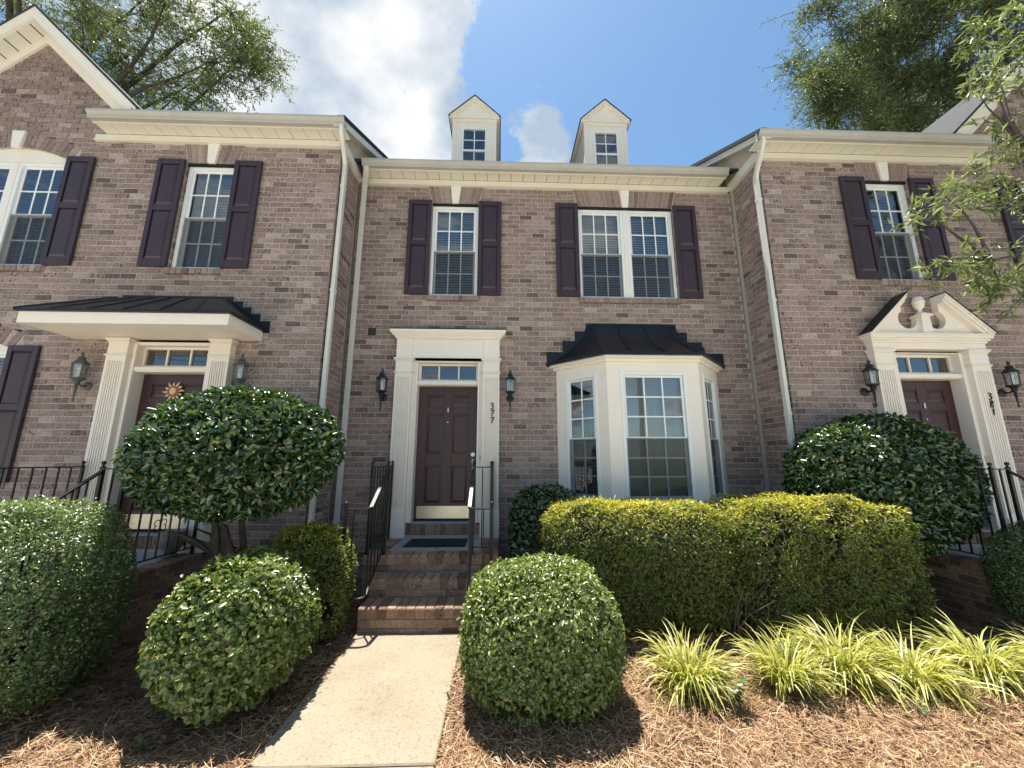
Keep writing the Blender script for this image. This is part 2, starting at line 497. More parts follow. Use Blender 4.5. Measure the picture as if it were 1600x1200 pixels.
class MB:
    def __init__(s):
        s.v, s.f = [], []

    def add(s, vs, fs):
        n = len(s.v)
        s.v += [tuple(q) for q in vs]
        s.f += [tuple(i+n for i in q) for q in fs]
        return s

    def hexa(s, p):
        return s.add(p, [(0, 1, 2, 3), (4, 7, 6, 5), (0, 4, 5, 1), (1, 5, 6, 2), (2, 6, 7, 3), (3, 7, 4, 0)])

    def box(s, fr, u0, u1, d0, d1, z0, z1):
        P = fr.pt
        return s.hexa([P(u0, d0, z0), P(u1, d0, z0), P(u1, d0, z1), P(u0, d0, z1),
                       P(u0, d1, z0), P(u1, d1, z0), P(u1, d1, z1), P(u0, d1, z1)])

    def frustum(s, fr, u0, u1, z0, z1, d0, d1, ins):
        P = fr.pt
        return s.hexa([P(u0, d0, z0), P(u1, d0, z0), P(u1, d0, z1), P(u0, d0, z1),
                       P(u0+ins, d1, z0+ins), P(u1-ins, d1, z0+ins), P(u1-ins, d1, z1-ins), P(u0+ins, d1, z1-ins)])

    def prism(s, fr, prof, u0, u1, m0=0.0, m1=0.0):
        """profile (d, z) swept along u; m0/m1 mitre the ends by d"""
        n = len(prof)
        vs = [fr.pt(u0 - m0*d, d, z) for d, z in prof] + [fr.pt(u1 + m1*d, d, z) for d, z in prof]
        fs = [tuple(range(n)), tuple(range(2*n-1, n-1, -1))]
        fs += [(i, (i+1) % n, n+(i+1) % n, n+i) for i in range(n)]
        return s.add(vs, fs)

    def plate(s, fr, poly, d0, d1):
        """outline (u, z) given thickness from d0 to d1"""
        n = len(poly)
        vs = [fr.pt(u, d0, z) for u, z in poly] + [fr.pt(u, d1, z) for u, z in poly]
        fs = [tuple(range(n)), tuple(range(2*n-1, n-1, -1))]
        fs += [(i, (i+1) % n, n+(i+1) % n, n+i) for i in range(n)]
        return s.add(vs, fs)

    def quad(s, a, b, c, d):
        return s.add([a, b, c, d], [(0, 1, 2, 3)])

    def tube(s, pts, rad, n=8, cap=True):
        pts = [Vector(p) for p in pts]
        k = len(pts)
        rads = rad if isinstance(rad, (list, tuple)) else [rad]*k
        vs, fs = [], []
        ref = None
        for i, p in enumerate(pts):
            tdir = (pts[min(i+1, k-1)] - pts[max(i-1, 0)])
            if tdir.length < 1e-9:
                tdir = Vector((0, 0, 1))
            tdir.normalize()
            if ref is None:
                ref = Vector((0, 0, 1)) if abs(tdir.z) < 0.9 else Vector((0, 1, 0))
            a = tdir.cross(ref)
            if a.length < 1e-4:
                a = tdir.cross(Vector((1, 0, 0)))
            a.normalize()
            bb = a.cross(tdir).normalized()
            ref = bb
            for j in range(n):
                an = 2*math.pi*(j+0.5)/n
                vs.append(p + (a*math.cos(an) + bb*math.sin(an))*rads[i])
        for i in range(k-1):
            for j in range(n):
                fs.append((i*n+j, i*n+(j+1) % n, (i+1)*n+(j+1) % n, (i+1)*n+j))
        if cap:
            fs.append(tuple(range(n-1, -1, -1)))
            fs.append(tuple((k-1)*n+j for j in range(n)))
        return s.add(vs, fs)

    def lathe(s, c, prof, n=16):
        vs, fs = [], []
        for r_, z in prof:
            for j in range(n):
                an = 2*math.pi*(j+0.5)/n
                vs.append((c[0]+r_*math.cos(an), c[1]+r_*math.sin(an), c[2]+z))
        k = len(prof)
        for i in range(k-1):
            for j in range(n):
                fs.append((i*n+j, i*n+(j+1) % n, (i+1)*n+(j+1) % n, (i+1)*n+j))
        fs.append(tuple(range(n-1, -1, -1)))
        fs.append(tuple((k-1)*n+j for j in range(n)))
        return s.add(vs, fs)

    def mesh(s, name, smooth=False):
        me = bpy.data.meshes.new(name)
        me.from_pydata(s.v, [], s.f)
        bm = bmesh.new()
        bm.from_mesh(me)
        bmesh.ops.recalc_face_normals(bm, faces=bm.faces)
        bm.to_mesh(me)
        bm.free()
        if smooth:
            me.polygons.foreach_set('use_smooth', [True]*len(me.polygons))
        return me


WLOC = {}


def link(name, me, mat=None, parent=None, loc=(0, 0, 0)):
    """object whose mesh is in world space around the world position loc"""
    o = bpy.data.objects.new(name, me)
    COL.objects.link(o)
    if mat and me is not None and not me.materials:
        me.materials.append(M[mat])
    w = Vector(loc)
    WLOC[o.name] = w
    if parent is not None:
        o.parent = parent
        o.location = w - WLOC[parent.name]
    else:
        o.location = w
    return o


def part(name, mb, mat, parent, smooth=False, bevel=0.0):
    o = link(name, mb.mesh(name, smooth), mat, parent)
    if bevel:
        md = o.modifiers.new('edge', 'BEVEL')
        md.width = bevel
        md.segments = 1
        md.limit_method = 'ANGLE'
    return o


def thing(name, label, cat, loc=(0, 0, 0), group=None):
    o = link(name, None, None, None, loc)
    o['label'] = label
    o['category'] = cat
    if group:
        o['group'] = group
    return o


def tag(o, label=None, cat=None, group=None, kind=None):
    for k, v in (('label', label), ('category', cat), ('group', group), ('kind', kind)):
        if v:
            o[k] = v
    return o


# ------------------------------------------------------------------ bricks
CH, BL, JT = 0.080, 0.203, 0.0105
BH = CH - JT
BLEN = BL - JT


def brick_mesh(L=BLEN, H=BH, D=0.09, c=0.004):
    b = MB()
    x, z = L/2, H/2
    vs = [(-x, 0.0+c, -z), (x, c, -z), (x, c, z), (-x, c, z),
          (-x+c, 0, -z+c), (x-c, 0, -z+c), (x-c, 0, z-c), (-x+c, 0, z-c),
          (-x, D, -z), (x, D, -z), (x, D, z), (-x, D, z)]
    fs = [(4, 5, 6, 7), (0, 1, 5, 4), (1, 2, 6, 5), (2, 3, 7, 6), (3, 0, 4, 7),
          (0, 8, 9, 1), (1, 9, 10, 2), (2, 10, 11, 3), (3, 11, 8, 0)]
    b.add(vs, fs)
    return b


BRICK_ME = {}


def lay_bricks(fr, u0, u1, z0, z1, holes=(), top=None, bond=0.0):
    """running bond between u0..u1, z0..z1; returns (frame, u centre, z centre, length, height)"""
    res = []
    k0 = int(math.floor(z0/CH + 0.5))
    k = k0
    while True:
        za, zb = k*CH, (k+1)*CH
        if zb > z1 + 0.02:
            break
        zc = (za+zb)/2
        iv = [(u0, u1)]
        if top is not None:
            a, b_ = top(zb)
            iv = [(max(u0, a), min(u1, b_))] if b_ > a else []
        for (h0, h1, hz0, hz1) in holes:
            if hz0 < zc < hz1:
                nv = []
                for a, b_ in iv:
                    if h1 <= a or h0 >= b_:
                        nv.append((a, b_))
                    else:
                        if h0 > a:
                            nv.append((a, h0))
                        if h1 < b_:
                            nv.append((h1, b_))
                iv = nv
        sh = (BL/2 if k % 2 else 0.0) + bond
        for a, b_ in iv:
            i = math.floor((a - sh)/BL)
            while True:
                s0, s1 = max(a, sh + i*BL), min(b_, sh + (i+1)*BL)
                if sh + i*BL >= b_:
                    break
                if s1 - s0 > 0.035:
                    res.append((fr, (s0+s1)/2, zc, s1-s0-JT, BH))
                i += 1
        k += 1
    return res


def brick_matrix(spec, rng):
    fr, u, z, L, H = spec
    p = fr.pt(u, float(rng.normal(0, 0.0012)), z + float(rng.normal(0, 0.0008)))
    a = float(rng.normal(0, 0.004))
    U = fr.U*math.cos(a) + Vector((0, 0, 1))*math.sin(a)
    Nn = fr.N
    Z = U.cross(-Nn)
    return p, U, -Nn, Z


def place_bricks(specs, parent, keep, mat='brick', occl=()):
    """the bricks that show largest are objects, the rest one joined part"""
    rng = np.random.default_rng(5)
    scored = []
    for i, s_ in enumerate(specs):
        p = s_[0].pt(s_[1], 0, s_[2])
        x, y, w = proj(p)
        sc = -1.0
        if w > 0.1 and 8 < x < 1592 and 8 < y < 1192:
            vdir = Vector(CAM) - p
            dist = vdir.length
            sc = s_[3]*s_[4]*max(0.0, vdir.normalized().dot(s_[0].N))/dist**2
            for (a, b_, c, d_) in occl:
                if a < x < b_ and c < y < d_:
                    sc = -0.5
        scored.append((sc, i))
    scored.sort(reverse=True)
    chosen = set(i for sc, i in scored[:keep] if sc > 0)
    if 'std' not in BRICK_ME:
        BRICK_ME['std'] = brick_mesh()
    base = BRICK_ME['std']
    key = 'me_'+mat
    if key not in BRICK_ME:
        me = base.mesh('brick')
        me.materials.append(M[mat])
        BRICK_ME[key] = me
    rest = MB()
    bv = np.array(base.v)
    for i, s_ in enumerate(specs):
        p, U, B, Z = brick_matrix(s_, rng)
        sx, sz = s_[3]/BLEN, s_[4]/BH
        if i in chosen:
            o = link('brick', BRICK_ME[key], None, parent, p)
            o.rotation_mode = 'QUATERNION'
            o.rotation_quaternion = Matrix((U, B, Z)).transposed().to_quaternion()
            o.scale = (sx, 1, sz)
        else:
            q = np.outer(bv[:, 0]*sx, U) + np.outer(bv[:, 1], B) + np.outer(bv[:, 2]*sz, Z) + np.array(p)
            rest.add(q.tolist(), base.f)
    if rest.v:
        o = link('brickwork', rest.mesh('brickwork'), mat, parent)
        o['kind'] = 'stuff'


def backing(mb, fr, u0, u1, z0, z1, holes, d=-0.006):
    us = sorted(set([u0, u1] + [min(max(h, u0), u1) for hh in holes for h in hh[:2]]))
    zs = sorted(set([z0, z1] + [min(max(h, z0), z1) for hh in holes for h in hh[2:]]))
    for a, b_ in zip(us[:-1], us[1:]):
        for c, e in zip(zs[:-1], zs[1:]):
            um, zm = (a+b_)/2, (c+e)/2
            if any(h[0] < um < h[1] and h[2] < zm < h[3] for h in holes):
                continue
            mb.quad(fr.pt(a, d, c), fr.pt(b_, d, c), fr.pt(b_, d, e), fr.pt(a, d, e))


# ------------------------------------------------------------------ house parts
def bar_rect(mb, fr, u0, u1, z0, z1, w, d0, d1):
    mb.box(fr, u0, u0+w, d0, d1, z0, z1)
    mb.box(fr, u1-w, u1, d0, d1, z0, z1)
    mb.box(fr, u0+w, u1-w, d0+0.001, d1-0.001, z0, z0+w)
    mb.box(fr, u0+w, u1-w, d0+0.001, d1-0.001, z1-w, z1)


_PANE = {}


def window(house, fr, u0, u1, z0, z1, cols=3, rows=2, dep=-0.045, blind=0.6, screen=True, fw=0.045, gaps=None, zmid=None):
    f = MB()
    bar_rect(f, fr, u0, u1, z0, z1, fw, dep-0.10, dep)
    W = part('window', f, 'white_vinyl', house, bevel=0.004)
    a, b_, c, e = u0+fw, u1-fw, z0+fw, z1-fw
    mid = zmid if zmid else (c+e)/2
    for top in (True, False):
        s0, s1 = (mid-0.018, e) if top else (c, mid+0.018)
        dd = dep-0.030 if top else dep-0.062
        sw = 0.034
        g = MB()
        bar_rect(g, fr, a, b_, s0, s1, sw, dd-0.026, dd)
        part('sash', g, 'white_vinyl', W, bevel=0.003)
        ga, gb, gc, ge = a+sw, b_-sw, s0+sw, s1-sw
        mu = MB()
        for i in range(1, cols):
            x = ga + (gb-ga)*i/cols
            mu.box(fr, x-0.0105, x+0.0105, dd-0.018, dd-0.006, gc, ge)
        for j in range(1, rows):
            z = gc + (ge-gc)*j/rows
            mu.box(fr, ga, gb, dd-0.017, dd-0.007, z-0.0105, z+0.0105)
        part('muntin', mu, 'white_vinyl', W)
        for i in range(cols):
            for j in range(rows):
                x0, x1 = ga+(gb-ga)*i/cols, ga+(gb-ga)*(i+1)/cols
                y0, y1 = gc+(ge-gc)*j/rows, gc+(ge-gc)*(j+1)/rows
                q = MB().quad(fr.pt(x0, dd-0.012, y0), fr.pt(x1, dd-0.012, y0), fr.pt(x1, dd-0.012, y1), fr.pt(x0, dd-0.012, y1))
                me = bpy.data.meshes.new('pane')
                me.from_pydata(q.v, [], q.f)
                link('pane', me, 'glass', W)
        if screen and not top:
            q = MB().quad(fr.pt(a, dep-0.022, c), fr.pt(b_, dep-0.022, c), fr.pt(b_, dep-0.022, mid), fr.pt(a, dep-0.022, mid))
            me = bpy.data.meshes.new('screen')
            me.from_pydata(q.v, [], q.f)
            link('insect_screen', me, 'insect_screen', W)
    if blind:
        bl = MB()
        z = e
        tilt = blind
        while z > c:
            h, w = 0.025*math.sin(tilt), 0.025*math.cos(tilt)
            dq = dep-0.118
            bl.quad(fr.pt(a+0.004, dq+w, z-h), fr.pt(b_-0.004, dq+w, z-h), fr.pt(b_-0.004, dq-w, z+h), fr.pt(a+0.004, dq-w, z+h))
            z -= 0.044
        for x in (a+0.12, (a+b_)/2, b_-0.12):
            bl.box(fr, x-0.002, x+0.002, dep-0.0915, dep-0.0905, c, e)
        part('blind', bl, 'blind_white', W)
    bx = MB()
    P = fr.pt
    dq = -1.1
    bx.quad(P(u0-.3, dq, z0-.3), P(u1+.3, dq, z0-.3), P(u1+.3, dq, z1+.3), P(u0-.3, dq, z1+.3))
    part('room_back', bx, 'room_dark', W)
    return W


def shutter(house, fr, u0, u1, z0, z1):
    b = MB()
    st = 0.062
    b.box(fr, u0, u1, 0.006, 0.026, z0, z1)
    for (a, c) in ((u0, u0+st), (u1-st, u1)):
        b.box(fr, a, c, 0.0265, 0.045, z0, z1)
    zm = z0 + (z1-z0)*0.535
    rails = ((z0, z0+0.11), (zm-0.04, zm+0.04), (z1-0.075, z1))
    for (a, c) in rails:
        b.box(fr, u0+st, u1-st, 0.0265, 0.044, a, c)
    o = part('shutter', b, 'shutter_paint', house, bevel=0.004)
    for (a, c) in ((z0+0.11, zm-0.04), (zm+0.04, z1-0.075)):
        p = MB().frustum(fr, u0+st+0.004, u1-st-0.004, a+0.004, c-0.004, 0.0262, 0.043, 0.032)
        part('panel', p, 'shutter_paint', o)
    return o


def jack_arch(house, fr, u0, u1, z0, z1, key=True):
    """flat arch of splayed bricks with a keystone"""
    uc, hw = (u0+u1)/2, (u1-u0)/2
    k0, k1 = 0.052, 0.083
    n = max(3, int(round((hw-0.06)/0.078)))
    root = None
    fl = 0.075
    rng = random.Random(int(abs(uc)*1000))
    specs = []
    for sgn in (-1, 1):
        for i in range(n):
            a0, a1 = i/n, (i+1)/n
            bo = [k0 + 0.006 + (hw-k0-0.006)*q for q in (a0, a1)]
            tp = [k1 + 0.006 + (hw+fl-k1-0.006)*q for q in (a0, a1)]
            g = 0.006
            specs.append([(uc+sgn*(bo[0]+g), z0), (uc+sgn*(bo[1]-g), z0), (uc+sgn*(tp[1]-g), z1), (uc+sgn*(tp[0]+g), z1)])
    mor = MB().plate(fr, [(u0-fl-0.01, z0+0.001), (u1+fl+0.01, z0+0.001), (u1+fl+0.01, z1), (u0-fl-0.01, z1)], -0.05, -0.006)
    root = part('arch', mor, 'mortar', house)
    specs.append([(u0-fl-0.006, z0+0.004), (u0-0.012, z0+0.004), (u0-fl-0.006, z1-0.03)])
    specs.append([(u1+0.012, z0+0.004), (u1+fl+0.006, z0+0.004), (u1+fl+0.006, z1-0.03)])
    for poly in specs:
        o = part('brick', MB().plate(fr, poly, -0.0055, 0.001+rng.uniform(-0.001, 0.002)), 'brick', root, bevel=0.003)
    if key:
        part('keystone', MB().plate(fr, [(uc-k0, z0-0.012), (uc+k0, z0-0.012), (uc+k1, z1), (uc-k1, z1)], -0.01, 0.028), 'trim', root, bevel=0.004)
    lin = MB().box(fr, u0, u1, -0.05, -0.012, z0-0.028, z0-0.001)
    part('lintel_shadow', lin, 'dark_gap', house)  # near-black strip: steel lintel with its shadow line put into the colour
    return root


def row_sill(house, fr, u0, u1, z0, z1):
    n = max(2, int(round((u1-u0)/0.079)))
    mor = MB().box(fr, u0+0.002, u1-0.002, -0.05, 0.022, z0+0.003, z1-0.004)
    root = part('sill', mor, 'mortar', house)
    w = (u1-u0)/n
    for i in range(n):
        b = MB().box(fr, u0+i*w+0.0045, u0+(i+1)*w-0.0045, -0.04, 0.034, z0, z1)
        part('brick', b, 'brick', root, bevel=0.003)


def eave(house, fr, u0, u1, gu0, gu1, ret=None):
    """frieze, soffit panels, fascia and gutter"""
    fz = MB()
    fz.box(fr, u0, u1, -0.01, 0.030, 6.117, 6.205)
    fz.box(fr, u0, u1, -0.01, 0.046, 6.098, 6.117)
    part('frieze', fz, 'eave_paint', house, bevel=0.004)
    n = int(round((gu1-gu0)/0.2))
    w = (gu1-gu0)/n
    base = MB().box(fr, gu0+.01, gu1-.01, 0.0, 0.214, 6.222, 6.228)
    sf = part('soffit', base, 'dark_gap', house)
    for i in range(n):
        b = MB()
        a, c = gu0+i*w+0.004, gu0+(i+1)*w-0.004
        b.box(fr, a, c, 0.031, 0.213, 6.207, 6.215)
        b.box(fr, a+w*0.46, a+w*0.50, 0.031, 0.213, 6.2045, 6.2068)
        part('soffit_panel', b, 'eave_paint', sf)
    part('fascia', MB().box(fr, gu0, gu1, 0.214, 0.234, 6.195, 6.33), 'eave_paint', house)
    prof = [(0.235, 6.213), (0.298, 6.213), (0.304, 6.222), (0.306, 6.255), (0.318, 6.275), (0.336, 6.292), (0.337, 6.322),
            (0.329, 6.322), (0.326, 6.298), (0.300, 6.262), (0.296, 6.221), (0.241, 6.221), (0.241, 6.318), (0.235, 6.318)]
    g = part('gutter', MB().prism(fr, prof, gu0-0.01, gu1+0.01), 'gutter_paint', house)
    x = gu0 + 0.9
    while x < gu1-0.3:
        part('hanger', MB().box(fr, x-0.012, x+0.012, 0.24, 0.334, 6.3225, 6.3265), 'gutter_paint', g)
        x += 0.75
    x = gu0 + 2.1
    while x < gu1-0.5:       # lapped gutter joints
        part('joint', MB().prism(fr, [(d+0.0015*(1 if d > 0.27 else 0), z - 0.0015*(1 if z < 6.23 else 0)) for d, z in prof[:7]] + [(0.235, 6.322)], x, x+0.035), 'gutter_paint', g)
        x += 3.05


def downspout(house, x, y, ztop, zbot, nx, ny, gx, gy, zg=6.21):
    """rectangular leader from gutter outlet (gx,gy) to the wall at x,y"""
    b = MB()

    def seg(pts, w=0.036, dd=0.027):
        rings = []
        for p in pts:
            p = Vector(p)
            t1 = Vector((-ny, nx, 0))
            t2 = Vector((nx, ny, 0))
            rings.append([p + t1*w + t2*dd, p - t1*w + t2*dd, p - t1*w - t2*dd, p + t1*w - t2*dd])
        vs = [q for r_ in rings for q in r_]
        fs = []
        for i in range(len(rings)-1):
            for j in range(4):
                fs.append((i*4+j, i*4+(j+1) % 4, (i+1)*4+(j+1) % 4, (i+1)*4+j))
        fs.append((0, 1, 2, 3))
        fs.append(tuple((len(rings)-1)*4+j for j in range(4)))
        b.add(vs, fs)
    pts = [(gx, gy, zg), (gx, gy, zg-0.05)]
    for q in (0.15, 0.35, 0.65, 0.85):
        s_ = q*q*(3-2*q)
        pts.append((gx+(x-gx)*s_, gy+(y-gy)*s_, zg-0.05-(zg-0.05-ztop)*q))
    pts.append((x, y, ztop))
    pts.append((x, y, zbot))
    seg(pts)
    o = part('downspout', b, 'downspout_paint', house, bevel=0.005)
    z = ztop - 0.35
    while z > zbot:
        s_ = MB()
        t1 = Vector((-ny, nx, 0))
        s2 = MB()
        c = Vector((x, y, z))
        t2 = Vector((nx, ny, 0))
        P = [c + t1*a*0.040 + t2*bq*0.031 + Vector((0, 0, h)) for h in (-0.02, 0.02) for a, bq in ((-1, -1), (1, -1), (1, 1), (-1, 1))]
        s2.hexa(P)
        part('strap', s2, 'downspout_paint', o)
        z -= 1.6
    return o


def flutes(fr, u0, u1, z0, z1, d):
    """fluted pilaster face: shallow vertical grooves"""
    b = MB()
    n = 6
    m_ = 0.035
    w = (u1-u0-2*m_)/n
    b.box(fr, u0, u1, -0.02, d-0.014, z0, z1)
    b.box(fr, u0, u0+m_, d-0.0138, d, z0, z1)
    b.box(fr, u1-m_, u1, d-0.0138, d, z0, z1)
    b.box(fr, u0+m_, u1-m_, d-0.0138, d-0.0005, z1-0.06, z1)
    b.box(fr, u0+m_, u1-m_, d-0.0138, d-0.0005, z0, z0+0.04)
    for i in range(n):
        a = u0+m_+i*w
        b.box(fr, a+w*0.26, a+w*0.74, d-0.0138, d-0.001, z0+0.04, z1-0.06)
    return b


def molding(b, fr, u0, u1, dbase, z0, steps):
    """stacked returned mouldings: (height, projection)"""
    z = z0
    for h, pr in steps:
        b.box(fr, u0-pr, u1+pr, -0.02, dbase+pr, z, z+h)
        z += h
    return z


STROKES = {
    '3': [[(.08, .93), (.35, 1.0), (.72, .93), (.80, .78), (.62, .62), (.34, .56), (.66, .50), (.86, .34), (.80, .12), (.50, .0), (.12, .06)]],
    '7': [[(.10, .86), (.22, .98), (.55, .94), (.92, .98), (.70, .62), (.52, .30), (.46, .0)], [(.34, .48), (.80, .52)]],
    '8': [[(.50, .55), (.20, .70), (.24, .92), (.52, 1.0), (.80, .90), (.76, .70), (.48, .55), (.14, .34), (.20, .08), (.52, .0), (.84, .10), (.84, .34), (.50, .55)]],
    '1': [[(.34, .86), (.56, 1.0), (.52, .55), (.50, .0)]],
}


def digits(surround, fr, txt, uc, ztop, h, d):
    z = ztop
    for ch in txt:
        b = MB()
        w = h*0.62
        for st in STROKES[ch]:
            k = len(st)
            b.tube([fr.pt(uc - w/2 + x*w + (y_-.5)*0.008, d, z - h + y_*h) for x, y_ in st],
                   [0.0055 + 0.0035*math.sin(math.pi*i/(k-1)) for i in range(k)], 6)
        part('house_number', b, 'iron', surround)
        z -= h*1.18


def entry(house, fr, uc, hw, inner, style, num=None):
    """pilasters, entablature or pediment, transom, jambs; then the door leaf"""
    zl = 0.585
    sur = thing_part('door_surround', house)
    captop = {'crown': 3.13, 'canopy': 3.148, 'pediment': 3.118}[style]
    for sgn in (-1, 1):
        a, c = sorted((uc+sgn*inner, uc+sgn*hw))
        part('plinth', MB().box(fr, a-0.012, c+0.012, -0.02, 0.122, zl+0.002, 0.925).box(fr, a-0.006, c+0.006, -0.02, 0.112, 0.925, 0.945), 'trim', sur, bevel=0.004)
        part('pilaster', flutes(fr, a, c, 0.945, captop-0.235, 0.10), 'trim', sur)
        cp = MB()
        z = molding(cp, fr, a, c, 0.10, captop-0.235, [(0.012, 0.010), (0.014, 0.020)])
        cp.box(fr, a, c, -0.02, 0.10, z, captop-0.055)
        molding(cp, fr, a, c, 0.10, captop-0.055, [(0.018, 0.010), (0.020, 0.022), (0.017, 0.030)])
        part('capital', cp, 'trim', sur, bevel=0.003)
    jm = MB()
    jw = inner - 0.445
    for sgn in (-1, 1):
        a, c = sorted((uc+sgn*0.447, uc+sgn*(inner+0.002)))
        jm.box(fr, a, c, -0.16, 0.035, zl+0.19, captop-0.03)
        a2, c2 = sorted((uc+sgn*0.447, uc+sgn*0.478))
        jm.box(fr, a2, c2, 0.0352, 0.052, zl+0.19, 3.085)
    jm.box(fr, uc-0.447, uc+0.447, -0.16, 0.034, 3.075, captop-0.03)
    jm.box(fr, uc-0.447, uc+0.447, -0.16, 0.020, 2.728, 2.80)
    jm.box(fr, uc-0.447, uc+0.447, 0.0205, 0.038, 2.742, 2.79)
    part('jamb', jm, 'trim', sur, bevel=0.003)
    tf = MB()
    bar_rect(tf, fr, uc-0.446, uc+0.446, 2.801, 3.074, 0.030, -0.13, -0.055)
    for q in (-0.149, 0.149):
        tf.box(fr, uc+q-0.010, uc+q+0.010, -0.10, -0.062, 2.831, 3.044)
    part('transom', tf, 'trim', sur)
    for i in range(3):
        x0 = uc-0.416 + i*0.2773
        q = MB().quad(fr.pt(x0, -0.085, 2.831), fr.pt(x0+0.2773, -0.085, 2.831), fr.pt(x0+0.2773, -0.085, 3.044), fr.pt(x0, -0.085, 3.044))
        me = bpy.data.meshes.new('pane')
        me.from_pydata(q.v, [], q.f)
        link('pane', me, 'glass', sur)
    rb = MB().quad(fr.pt(uc-.6, -0.9, .6), fr.pt(uc+.6, -0.9, .6), fr.pt(uc+.6, -0.9, 3.3), fr.pt(uc-.6, -0.9, 3.3))
    part('room_back', rb, 'room_dark', sur)
    if style == 'crown':
        e = MB()
        for sgn in (-1, 1):
            a, c = sorted((uc+sgn*inner, uc+sgn*hw))
            e.box(fr, a, c, -0.02, 0.10, 3.13, 3.425)
        e.box(fr, uc-inner, uc+inner, -0.02, 0.085, 3.13, 3.425)
        e.box(fr, uc-inner, uc+inner, -0.02, 0.098, 3.13, 3.155)
        part('entablature', e, 'trim', sur, bevel=0.003)
        prof = [(-0.01, 3.425), (0.11, 3.425), (0.112, 3.440), (0.125, 3.444), (0.135, 3.462), (0.160, 3.482), (0.178, 3.505), (0.190, 3.512), (0.192, 3.548), (-0.01, 3.550)]
        cr = MB()
        n = len(prof)
        vs = [fr.pt(uc-hw-(d-0.10)*0.9, d, z) if d > 0 else fr.pt(uc-hw-(max(q[0] for q in prof[i-1:i+2])-0.10)*0.9 if i else uc-hw, d, z) for i, (d, z) in enumerate(prof)]
        L_ = [fr.pt(uc-hw-max(0, d-0.10), d, z) for d, z in prof[1:-1]]
        R_ = [fr.pt(uc+hw+max(0, d-0.10), d, z) for d, z in prof[1:-1]]
        Lb = [fr.pt(uc-hw-max(0, d-0.10), -0.01, z) for d, z in prof[1:-1]]
        Rb = [fr.pt(uc+hw+max(0, d-0.10), -0.01, z) for d, z in prof[1:-1]]
        k = len(L_)
        cr.add(L_+R_+Lb+Rb, [(i, i+1, k+i+1, k+i) for i in range(k-1)] + [(i, 2*k+i, 2*k+i+1, i+1) for i in range(k-1)] +
               [(k+i, k+i+1, 3*k+i+1, 3*k+i) for i in range(k-1)] + [(k-1, 2*k-1, 4*k-1, 3*k-1), (0, 2*k, 3*k, k)])
        part('cornice', cr, 'trim', sur)
        part('flashing', MB().box(fr, uc-hw-0.096, uc+hw+0.096, -0.01, 0.196, 3.5505, 3.562), 'black_metal', sur)
    if style == 'pediment':
        e = MB()
        e.box(fr, uc-hw, uc+hw, -0.02, 0.10, 3.118, 3.205)
        z = molding(e, fr, uc-hw, uc+hw, 0.10, 3.205, [(0.028, 0.018), (0.030, 0.040), (0.040, 0.062), (0.022, 0.075)])
        part('entablature', e, 'trim', sur, bevel=0.003)
        zb = z
        ow = hw+0.075
        apx, apz = 0.27, 3.90
        sl_ = (apz-zb)/(ow-apx)
        for sgn in (-1, 1):
            rk = MB()
            for (t0, t1, dp) in ((0.0, 0.035, 0.195), (0.035, 0.075, 0.178), (0.075, 0.115, 0.150)):
                poly = [(uc+sgn*ow, zb-t0+0.001 + 0.0), (uc+sgn*apx, apz-t0), (uc+sgn*apx, apz-t1), (uc+sgn*(ow-t1/sl_), zb+0.001)]
                if t0 > 0:
                    poly[0] = (uc+sgn*(ow-t0/sl_), zb+0.001)
                rk.plate(fr, poly, -0.02, dp)
            part('raking_cornice', rk, 'trim', sur, bevel=0.002)
            cap = MB().plate(fr, [(uc+sgn*(ow+0.01), zb+0.004), (uc+sgn*(apx-0.004), apz+0.012), (uc+sgn*(apx-0.004), apz+0.001), (uc+sgn*(ow+0.004), zb+0.0015)], -0.02, 0.205)
            part('flashing', cap, 'black_metal', sur)
            # tympanum with a scooped inner edge
            pts = [(uc+sgn*(ow-0.115/sl_), zb), (uc+sgn*apx, apz-0.116)]
            cxx, czz, rr = 0.205, zb+0.225, 0.135
            for i in range(0, 15):
                an = math.radians(60 - i*240/14)
                pts.append((uc+sgn*(cxx+rr*math.cos(an)), czz+rr*math.sin(an)))
            pts += [(uc+sgn*0.07, zb+0.25), (uc, zb+0.25), (uc, zb)]
            part('tympanum', MB().plate(fr, pts if sgn > 0 else pts[::-1], -0.02, 0.075), 'trim', sur)
        pd = MB()
        pd.plate(fr, [(uc-0.075, zb+0.001), (uc+0.075, zb+0.001), (uc+0.058, zb+0.255), (uc-0.058, zb+0.255)], -0.01, 0.13)
        pd.box(fr, uc-0.085, uc+0.085, -0.01, 0.155, zb+0.255, zb+0.285)
        pd.box(fr, uc-0.070, uc+0.070, -0.01, 0.140, zb+0.285, zb+0.300)
        part('pedestal', pd, 'trim', sur, bevel=0.004)
        c = fr.pt(uc, 0.07, zb+0.30)
        fi = MB().lathe(c, [(0.060, 0), (0.058, 0.012), (0.030, 0.026), (0.019, 0.050), (0.021, 0.062), (0.034, 0.078), (0.054, 0.105), (0.061, 0.140), (0.060, 0.165),
                            (0.072, 0.170), (0.073, 0.182), (0.064, 0.188), (0.060, 0.215), (0.050, 0.240), (0.032, 0.258), (0.002, 0.264)], 20)
        part('finial', fi, 'trim', sur, smooth=True)
    if num:
        digits(sur, fr, num, uc+(inner+hw)/2+(0.02 if style == 'crown' else 0.015), 2.455 if style == 'crown' else 2.52, 0.088, 0.105)
    bell = MB().box(fr, uc+0.492, uc+0.512, 0.036, 0.050, 1.62, 1.70)
    part('doorbell', bell, 'sun_gold', sur)
    # door leaf
    dd = -0.115
    z0, z1 = 0.80, 2.726
    dr = MB().box(fr, uc-0.444, uc+0.444, dd-0.04, dd-0.012, z0, z1)
